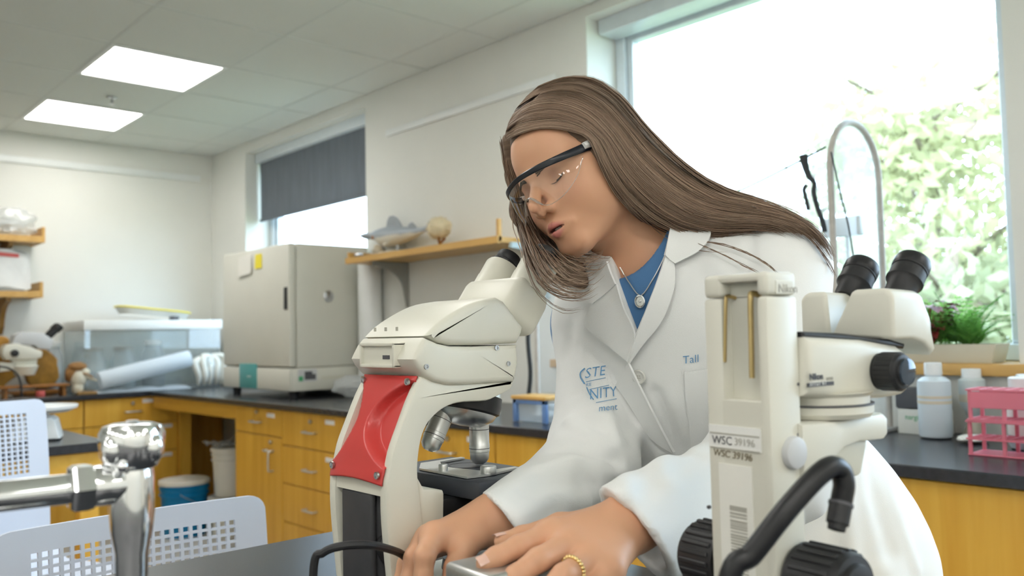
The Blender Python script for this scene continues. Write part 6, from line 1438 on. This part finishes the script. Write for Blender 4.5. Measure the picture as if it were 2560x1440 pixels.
# ---------------- ring and nails
i0, i1 = PL_['ring'][0], PL_['ring'][1]; rdir = nrm(i1-i0); rcn = i0+(i1-i0)*.66; rr = .0112
Mr = Matrix.Translation(rcn.tolist()) @ Vector(rdir).to_track_quat('Z', 'Y').to_matrix().to_4x4(); rm = MB()
for k in range(22): a = 2*PI*k/22; rm.sphere((Mr @ Vector((rr*1.04*math.cos(a), rr*1.04*math.sin(a), 0))), (.0023, .0023, .0023), 8, 6)
rm.lathe([(rr, -.0018), (rr*1.06, -.0018), (rr*1.06, .0018), (rr, .0018)], Mr, 32); obj('ring', rm, 'goldring', PERSON, world=True)
pmat('nail', (.80, .52, .42), .22, noise=.03, coat=.4)
def nail(tip, prev, up, r, L=.0095):
    d = nrm(np.array(tip)-np.array(prev)); u2 = nrm(np.array(up)-d*np.dot(up, d)); s2 = np.cross(d, u2); c = np.array(tip)+u2*r*.62+d*r*.30
    g = [[c+s2*r*.72*math.sin(a)+u2*(r*.42*math.cos(a)-r*.05)+d*L*(v-.5)-u2*.0012*(v > .6)*(v-.6) for a in np.linspace(-1.0, 1.0, 9)] for v in np.linspace(0, 1, 7)]
    obj('nail', MB().sheet(g, .0006), 'nail', PERSON, world=True)
toC = nrm(CAM-PL_['index'][3]); upn = nrm(toC+np.array([0, 0, .8]))
nail(PL_['index'][3], PL_['index'][2], upn, .0086); nail(TL_[3], TL_[2], nrm(np.array([0, 0, 1.0])+CR*-.2), .0084, .011)
for k in ('index', 'middle', 'ring'): nail(PR_[k][3], PR_[k][2], nrm(-CR+toC*.6), .0080)
# ---------------- hair: a soft volume under hundreds of strands, safety glasses, brows and lashes
def wch(L): return [W(*q[:3]) for q in L], [q[3] for q in L]
C1, R1 = wch([(1492, 318, 1.180, .040), (1552, 408, 1.172, .041), (1632, 478, 1.172, .037), (1730, 520, 1.165, .029), (1840, 536, 1.145, .020), (1950, 560, 1.125, .012), (2030, 596, 1.115, .005)])
C2, R2 = wch([(1272, 350, 1.236, .014), (1286, 440, 1.262, .014), (1304, 530, 1.275, .018), (1350, 620, 1.268, .024), (1415, 670, 1.25, .026), (1455, 705, 1.235, .015)])
C3, R3 = wch([(1560, 420, 1.26, .055), (1600, 520, 1.30, .05), (1660, 570, 1.33, .04)])
def f_hair(P):
    Q = W2H(P); S = Q.copy(); S[:, 0] = np.abs(S[:, 0])
    cap = el(S, (0, -.011, .054), (.0795, .1030, .0915))
    cap = smin(cap, el(S, (.045, -.03, .0), (.036, .062, .07)), .02)
    face = el(S, (0, .150, -.020), (.078, .098, .112)); cap = smax(cap, -face, .006)
    side = el(S, (.06, .075, -.03), (.035, .062, .075)); cap = smax(cap, -side, .006)
    d = smin(cap, chain(P, C1, R1, .03), .03)
    d = np.minimum(d, chain(P, C2, R2, .02)); d = smin(d, chain(P, C3, R3, .03), .03)
    return d
bbh = np.array(C1+C2+C3+[HC-.15, HC+.15]); lo, hi = bbh.min(0)-.08, bbh.max(0)+.08
vcolmat('hair', 'Col', .42, .35); pmat('hairbase', (.17, .112, .075), .6, noise=.35, nscale=30, stretch=(1, 1, 6))
X, F = mesh_sdf(lambda P: f_hair(P)+.004, tuple(axisgrid(lo[i], hi[i], [], .006, .006) for i in range(3)), newton=1)
hairo = sdf_obj('hair', X, F, 'hairbase', PERSON)
def rsm(p, n): return smoothcurve(p, n)
NS = 34
rs = np.random.RandomState(20)
fam = [  # flow lines on her left side, from the hairline edge up to the crown
    [(1266, 352), (1292, 338), (1350, 322), (1420, 326), (1470, 342), (1497, 392), (1532, 462), (1582, 528), (1645, 572), (1725, 602), (1820, 618), (1900, 640)],
    [(1262, 338), (1300, 312), (1370, 300), (1440, 312), (1492, 348), (1528, 418), (1572, 482), (1640, 540), (1720, 575), (1810, 585), (1890, 575), (1950, 590)],
    [(1272, 305), (1325, 268), (1400, 262), (1470, 290), (1526, 345), (1572, 415), (1640, 482), (1725, 535), (1810, 552), (1890, 548), (1960, 560), (2010, 590)],
    [(1290, 272), (1350, 236), (1425, 228), (1500, 262), (1556, 322), (1614, 395), (1690, 462), (1775, 510), (1860, 528), (1940, 542), (2010, 570), (2060, 612)],
    [(1318, 240), (1380, 208), (1455, 204), (1525, 238), (1582, 300), (1640, 366), (1720, 436), (1800, 486), (1885, 512), (1970, 540), (2040, 586), (2088, 655)],
    [(1345, 216), (1410, 194), (1482, 198), (1548, 240), (1602, 302), (1662, 368), (1738, 434), (1815, 478), (1900, 506), (1985, 540), (2055, 590), (2098, 665)]]
famR = [np.array(rsm(f, NS)) for f in fam]; famA = np.stack(famR)        # families x NS x 2
def lookup(t): t = np.clip(t, 0, 1)*(len(fam)-1); i = np.minimum(t.astype(int), len(fam)-2); f = (t-i)[:, None, None]; return famA[i]*(1-f)+famA[i+1]*f
def depth_map(nt=44, d0=.95, dmax=1.5):
    """depth of the hair surface along the flow lines, nt lines x NS points"""
    pix = lookup(np.linspace(0, 1, nt)); P, tc, ok = hits(f_hair, pix.reshape(-1, 2), d0=d0, d1=dmax); tc = tc.reshape(nt, -1); ok = ok.reshape(nt, -1)
    for k in range(nt):
        g = np.where(ok[k])[0]
        if len(g) < 2: tc[k] = tc[k-1] if k else 1.17; continue
        tc[k] = np.interp(np.arange(tc.shape[1]), g, tc[k][g]); tc[k] = np.convolve(np.pad(tc[k], 2, mode='edge'), np.ones(5)/5, 'valid')
    return tc
def strands_from_pixels(pix, t, tcm, seed, lift=(.0, .006)):
    r_ = np.random.RandomState(seed); q = np.clip(t, 0, 1)*(len(tcm)-1); i = np.minimum(q.astype(int), len(tcm)-2); f = (q-i)[:, None]
    tc = tcm[i]*(1-f)+tcm[i+1]*f-(lift[0]+(lift[1]-lift[0])*r_.rand(len(pix), 1))
    R_ = CF+((pix[..., 0]-1280)/F_PX)[..., None]*CR-((pix[..., 1]-720)/F_PX)[..., None]*CU
    return CAM+R_*tc[..., None]
def build_strands(name, Ls, rad, cols, parent, ns=3):
    """many thin tapering strands as one mesh with a colour per strand"""
    V = []; Fc = []; Cc = []; o = 0
    for L, r, c in zip(Ls, rad, cols):
        n = len(L); tg = np.gradient(L, axis=0); tg /= np.maximum(1e-9, np.linalg.norm(tg, axis=1))[:, None]; a = np.cross(tg, CF); a /= np.maximum(1e-9, np.linalg.norm(a, axis=1))[:, None]; b = np.cross(tg, a)
        rr = r*np.minimum(1, np.minimum(np.linspace(0, 6, n)+.4, np.linspace(4, 0, n)+.15))
        ring = np.stack([L+(a*math.cos(q)+b*math.sin(q))*rr[:, None] for q in np.arange(ns)*2*PI/ns], 1); V.append(ring.reshape(-1, 3))
        i = np.arange(n-1)[:, None]*ns+o; k = np.arange(ns)[None]; k2 = (k+1) % ns; Fc.append(np.stack([i+k, i+k2, i+ns+k2, i+ns+k], -1).reshape(-1, 4)); o += n*ns
        Cc.append(np.repeat(np.tile(c, (n, 1))*(1+.12*np.sin(np.linspace(0, 5, n)+r*9e4))[:, None], ns, 0))
    o_ = sdf_obj(name, np.concatenate(V), np.concatenate(Fc), 'hair', parent, np.clip(np.concatenate(Cc), 0, 1)); o_['kind'] = 'stuff'; return o_
PAL = np.array([(.205, .132, .090), (.25, .165, .114), (.29, .195, .137), (.335, .232, .165), (.40, .29, .21)])
def hcol(n, r_, w=(.2, .3, .27, .15, .08)): return PAL[r_.choice(5, n, p=w)]*(.85+.3*r_.rand(n, 1))
# locks: clumped groups of strands
NLK, PER = 190, 15; lk = np.sort(rs.rand(NLK)); Ls = []; rad = []; cols = []
t_all = (np.repeat(lk, PER)+rs.randn(NLK*PER)*.008); pix = lookup(t_all)
jit = np.cumsum(rs.randn(len(pix), NS, 2)*.55, axis=1)+np.repeat(np.cumsum(rs.randn(NLK, NS, 2)*.9, axis=1), PER, 0); pix = pix+jit*np.linspace(.25, 1, NS)[None, :, None]
end = (rs.rand(len(pix))*.30+.70)*(1-.0*t_all); S3 = strands_from_pixels(pix, t_all, depth_map(), 1)
for k in range(len(pix)):
    m = max(8, int(NS*end[k])); Ls.append(S3[k][:m]); rad.append(.00040+.00040*rs.rand())
cols = hcol(len(Ls), rs)*np.repeat(.86+.28*rs.rand(NLK, 1), PER, 0)
h1 = build_strands('strands', Ls, rad, cols, hairo)
# far side: hanging locks and curled ends behind the face
famF = [[(1257, 352), (1266, 420), (1282, 500), (1294, 560), (1304, 600), (1322, 660), (1352, 712), (1400, 742), (1455, 744), (1492, 722)],
        [(1262, 350), (1276, 430), (1294, 510), (1310, 570), (1332, 630), (1365, 690), (1410, 722), (1462, 725), (1500, 700)],
        [(1270, 370), (1294, 460), (1314, 540), (1340, 600), (1378, 655), (1420, 695), (1465, 700), (1505, 672)],
        [(1310, 500), (1345, 580), (1390, 630), (1440, 660), (1485, 660), (1512, 632)],
        [(1360, 570), (1400, 620), (1450, 640), (1492, 640), (1516, 622)]]
famA = np.stack([np.array(rsm(f, NS)) for f in famF]); fam = famF
NF = 230; t2 = rs.rand(NF); pix = lookup(t2)+rs.randn(NF, 1, 2)*4+(6*np.sin(np.linspace(0, 7, NS)[None, :]+rs.rand(NF, 1)*6.3))[..., None]*np.array([1, .3])+np.cumsum(rs.randn(NF, NS, 2)*1.5, axis=1)*np.linspace(.3, 1, NS)[None, :, None]
Ls = []; rad = []
for k in range(NF):
    uu = np.linspace(0, 1, NS); dd = 1.262-(.235*(1-t2[k])**.6+.05)*np.clip((uu-.36)*3.6, 0, 1)**.9-.02*rs.rand(); m = int(NS*(.50+.5*rs.rand())); L = np.array([W(pix[k, i, 0], pix[k, i, 1], dd[i]) for i in range(NS)])[:m]; Ls.append(L); rad.append(.00045+.0004*rs.rand())
build_strands('strands', Ls, rad, hcol(NF, rs)*.92, hairo)
# loose flyaway locks
fly = [([(1578, 485), (1606, 530), (1640, 572), (1690, 606), (1750, 626), (1822, 631)], 1.125, 2), ([(1660, 585), (1740, 610), (1810, 640), (1870, 672), (1905, 690)], 1.10, 4), ([(1720, 600), (1800, 612), (1870, 636), (1915, 660), (1950, 690)], 1.09, 5),
       ([(1300, 560), (1310, 640), (1335, 710), (1370, 752), (1412, 775), (1455, 770)], 1.06, 4), ([(1330, 640), (1345, 700), (1385, 735), (1440, 745), (1485, 725)], 1.07, 6), ([(1880, 515), (1950, 545), (2020, 590), (2062, 640), (2090, 690)], 1.10, 12)]
Ls = []; rad = []; 
for p, D_, n_ in fly:
    b = rsm(p, NS); 
    q, tc_, ok_ = hits(f_coat_noV, b, d0=.95, d1=1.5); dd = np.where(ok_, np.minimum(tc_-.008, D_+.06), D_)
    dd = np.convolve(np.pad(dd, 3, mode='edge'), np.ones(7)/7, 'valid')
    for k in range(n_):
        w = np.cumsum(rs.randn(NS, 2)*.5, axis=0)+rs.randn(2)*2.0*np.linspace(.2, 1, NS)[:, None]; Ls.append(np.array([W(b[i, 0]+w[i, 0], b[i, 1]+w[i, 1], dd[i]-.003*rs.rand()) for i in range(NS)])); rad.append(.00032+.0002*rs.rand())
build_strands('strands', Ls, rad, hcol(len(Ls), rs), hairo)
# wispy baby hairs round the outline
Ls = []; rad = []
for k in range(60):
    t3 = rs.rand(); famA = np.stack(famR); fam = famR; b = lookup(np.array([.80+.22*t3]))[0]; i0 = rs.randint(2, 16); b = b[i0:i0+16]+np.array([rs.randn()*3, -3-7*rs.rand()])*np.sin(np.linspace(0, PI, len(b[i0:i0+16])))[:, None]
    D_ = np.linspace(1.23, 1.17, len(b)); Ls.append(np.array([W(b[i, 0], b[i, 1], D_[i]) for i in range(len(b))])); rad.append(.00028)
build_strands('strands', Ls, rad, hcol(60, rs), hairo)
# brows and lashes
def on_head(q, off=.0006):
    P = np.array(q, float)
    for _ in range(6):
        d = f_head(P); e = 1e-3; g = np.stack([f_head(P+np.eye(3)[i]*e)-d for i in range(3)], 1)/e; P = P-g*((d-off)/np.maximum(.3, (g*g).sum(1)))[:, None]*.8
    return P
pmat('browhair', (.075, .045, .028), .6, noise=.2); br = MB(); la = MB()
for s in (-1, 1):
    bp = []
    for k in range(130):
        u = rs.rand(); v = rs.rand()-.5; x = .012+.036*u; z = .0215+.0065*math.sin(PI*min(1, u*1.15)*.62)-.006*u*u*.6+v*.0062*(1-.55*u); bp += [(s*x, .095-.55*max(0, x-.02), z), (s*(x+.006), .093-.55*max(0, x-.02), z+.0012*(1-2*u))]
    bp = H2W(on_head(bp)); [br.tube(bp[2*k:2*k+2], .00055, 3, caps=False) for k in range(130)]
    ec = np.array([s*.0305, .0665, .0075]); arc = []
    for u in np.linspace(-1, 1, 17):
        dv = nrm([s*u*.80, .80-.10*abs(u), -.36+.26*u*u]); arc.append(ec+dv*.0146)
    la.tube(H2W(arc), np.interp(np.linspace(-1, 1, 17), [-1, 0, 1], [.0010, .0017, .0018]), 6)
    for k in range(26):
        u = -1+2*k/25; dv = nrm([s*u*.80, .80-.10*abs(u), -.36+.26*u*u]); p0 = ec+dv*.0146; la.tube(H2W([p0, p0+np.array([s*u*.002, .0042, -.0022]), p0+np.array([s*u*.004, .0068, -.0024])]), [.00035, .0003, .0001], 3, caps=False)
obj('eyebrows', br, 'browhair', body, world=True); obj('eyelashes', la, 'browhair', body, world=True)
pmat('teeth', (.78, .74, .66), .3, noise=.03)
obj('teeth', MB().sheet([[H2W((x, .0915-.9*x*x/.03, z)) for z in (-.0580, -.0535)] for x in np.linspace(-.014, .014, 9)], .001), 'teeth', body, world=True)
# ---------------- safety glasses (worn, but a thing of their own)
GL = thing('safety_glasses', 'clear safety glasses with a black brow bar worn by the woman', 'safety glasses', tuple(H2W((0, .11, 0))))
bar = smoothcurve([(-.0735, .040, .0235), (-.070, .058, .0225), (-.060, .084, .0225), (-.034, .1095, .0240), (0, .1185, .0250), (.032, .1150, .0205), (.052, .0985, .0160), (.063, .078, .0120), (.069, .058, .0110)], 40)
wd = np.interp(np.linspace(0, 1, 40), [0, .12, .3, .5, .8, 1], [.0062, .0058, .0046, .0036, .0042, .0052])
g = []
for i in range(40):
    row = []
    for a in np.linspace(0, 2*PI, 11): tn_ = bar[min(i+1, 39)]-bar[max(i-1, 0)]; n_ = nrm(np.cross(tn_, (0, 0, 1.0))); row.append(bar[i]+n_*.0020*math.cos(a)+np.array([0, 0, 1.0])*wd[i]*np.sign(math.sin(a))*abs(math.sin(a))**.6)
    g.append([H2W(q) for q in row])
pmat('framenavy', (.010, .012, .018), .28, noise=.1)
fo = obj('brow_bar', MB().grid(g), 'framenavy', GL, world=True)
low = smoothcurve([(-.0705, .056, .0140), (-.0690, .064, .0060), (-.0625, .078, -.010), (-.0490, .0975, -.0235), (-.030, .1110, -.0270), (-.0165, .1160, -.0190), (-.008, .1185, -.0075), (0, .1190, -.0045), (.008, .1185, -.0075), (.0165, .1165, -.0205), (.030, .1130, -.0300), (.048, .0990, -.0270), (.0605, .0815, -.0140), (.0665, .066, .0010), (.0685, .059, .0070)], 40)
clearmat('lens', (.97, .975, .97), base=.09, edge=.9, rough=.02)
ub = bar.copy(); g = [[H2W(ub[i]*(1-v)+low[i]*v+np.array([0, .0035*math.sin(PI*v), 0])) for v in np.linspace(0, 1, 9)] for i in range(2, 39)]
obj('clear_lens', MB().grid(g), 'lens', GL, world=True)
clearmat('lensrim', (.82, .84, .84), base=.35, edge=.9, rough=.05, haze=.10); obj('lens_edge', MB().tube([H2W(q) for q in low[1:39]], .0006, 6), 'lensrim', GL, world=True)
obj('nose_bridge', MB().tube([H2W(q) for q in smoothcurve([(-.0185, .1140, -.0215), (-.009, .1165, -.0080), (0, .1172, -.0042), (.009, .1165, -.0080), (.0185, .1142, -.0220)], 20)], .0014, 8), 'lensrim', GL, world=True)
for s in (-1, 1):
    e0 = bar[0] if s < 0 else bar[-1]
    obj('hinge_block', MB().tube([H2W(e0+[-s*.0, .012, .0010]), H2W(e0+[s*.001, .002, .0015]), H2W(e0+[s*.0005, -.008, .0015])], [.0048, .0056, .0045], 8), 'label', GL, world=True)
    obj('temple_arm', MB().tube([H2W(e0+[s*.001, -.004, .0005]), H2W(e0+[s*.003, -.03, .001]), H2W(e0+[s*.003, -.075, -.002]), H2W(e0+[s*.001, -.095, -.018])], [.0040, .0034, .003, .0026], 8), 'framenavy', GL, world=True)
# ---------------- metal slide box under her hands
bz = 1.040; bc0 = onZ(1113, 1404, bz)
t = thing('metal_box', 'brushed aluminium box with rounded edges under the woman\'s hands', 'metal box', (bc0[0]+.075, bc0[1]-.034, CT))
ca = math.radians(-4); Mx = Matrix.Translation((bc0[0], bc0[1], 0)) @ Matrix.Rotation(ca, 4, 'Z')
pmat('aluminium', (.60, .60, .585), .34, metal=.85, noise=.04, nscale=50, stretch=(1, 14, 14))
obj('box_body', MB().box((0, -.068, CT+.0006), (.14, 0, bz-.022), .006, 3, Mx), 'aluminium', t, world=True)
obj('box_lid', MB().box((-.0012, -.0692, bz-.0225), (.1412, .0012, bz), .0055, 4, Mx), 'aluminium', t, world=True)
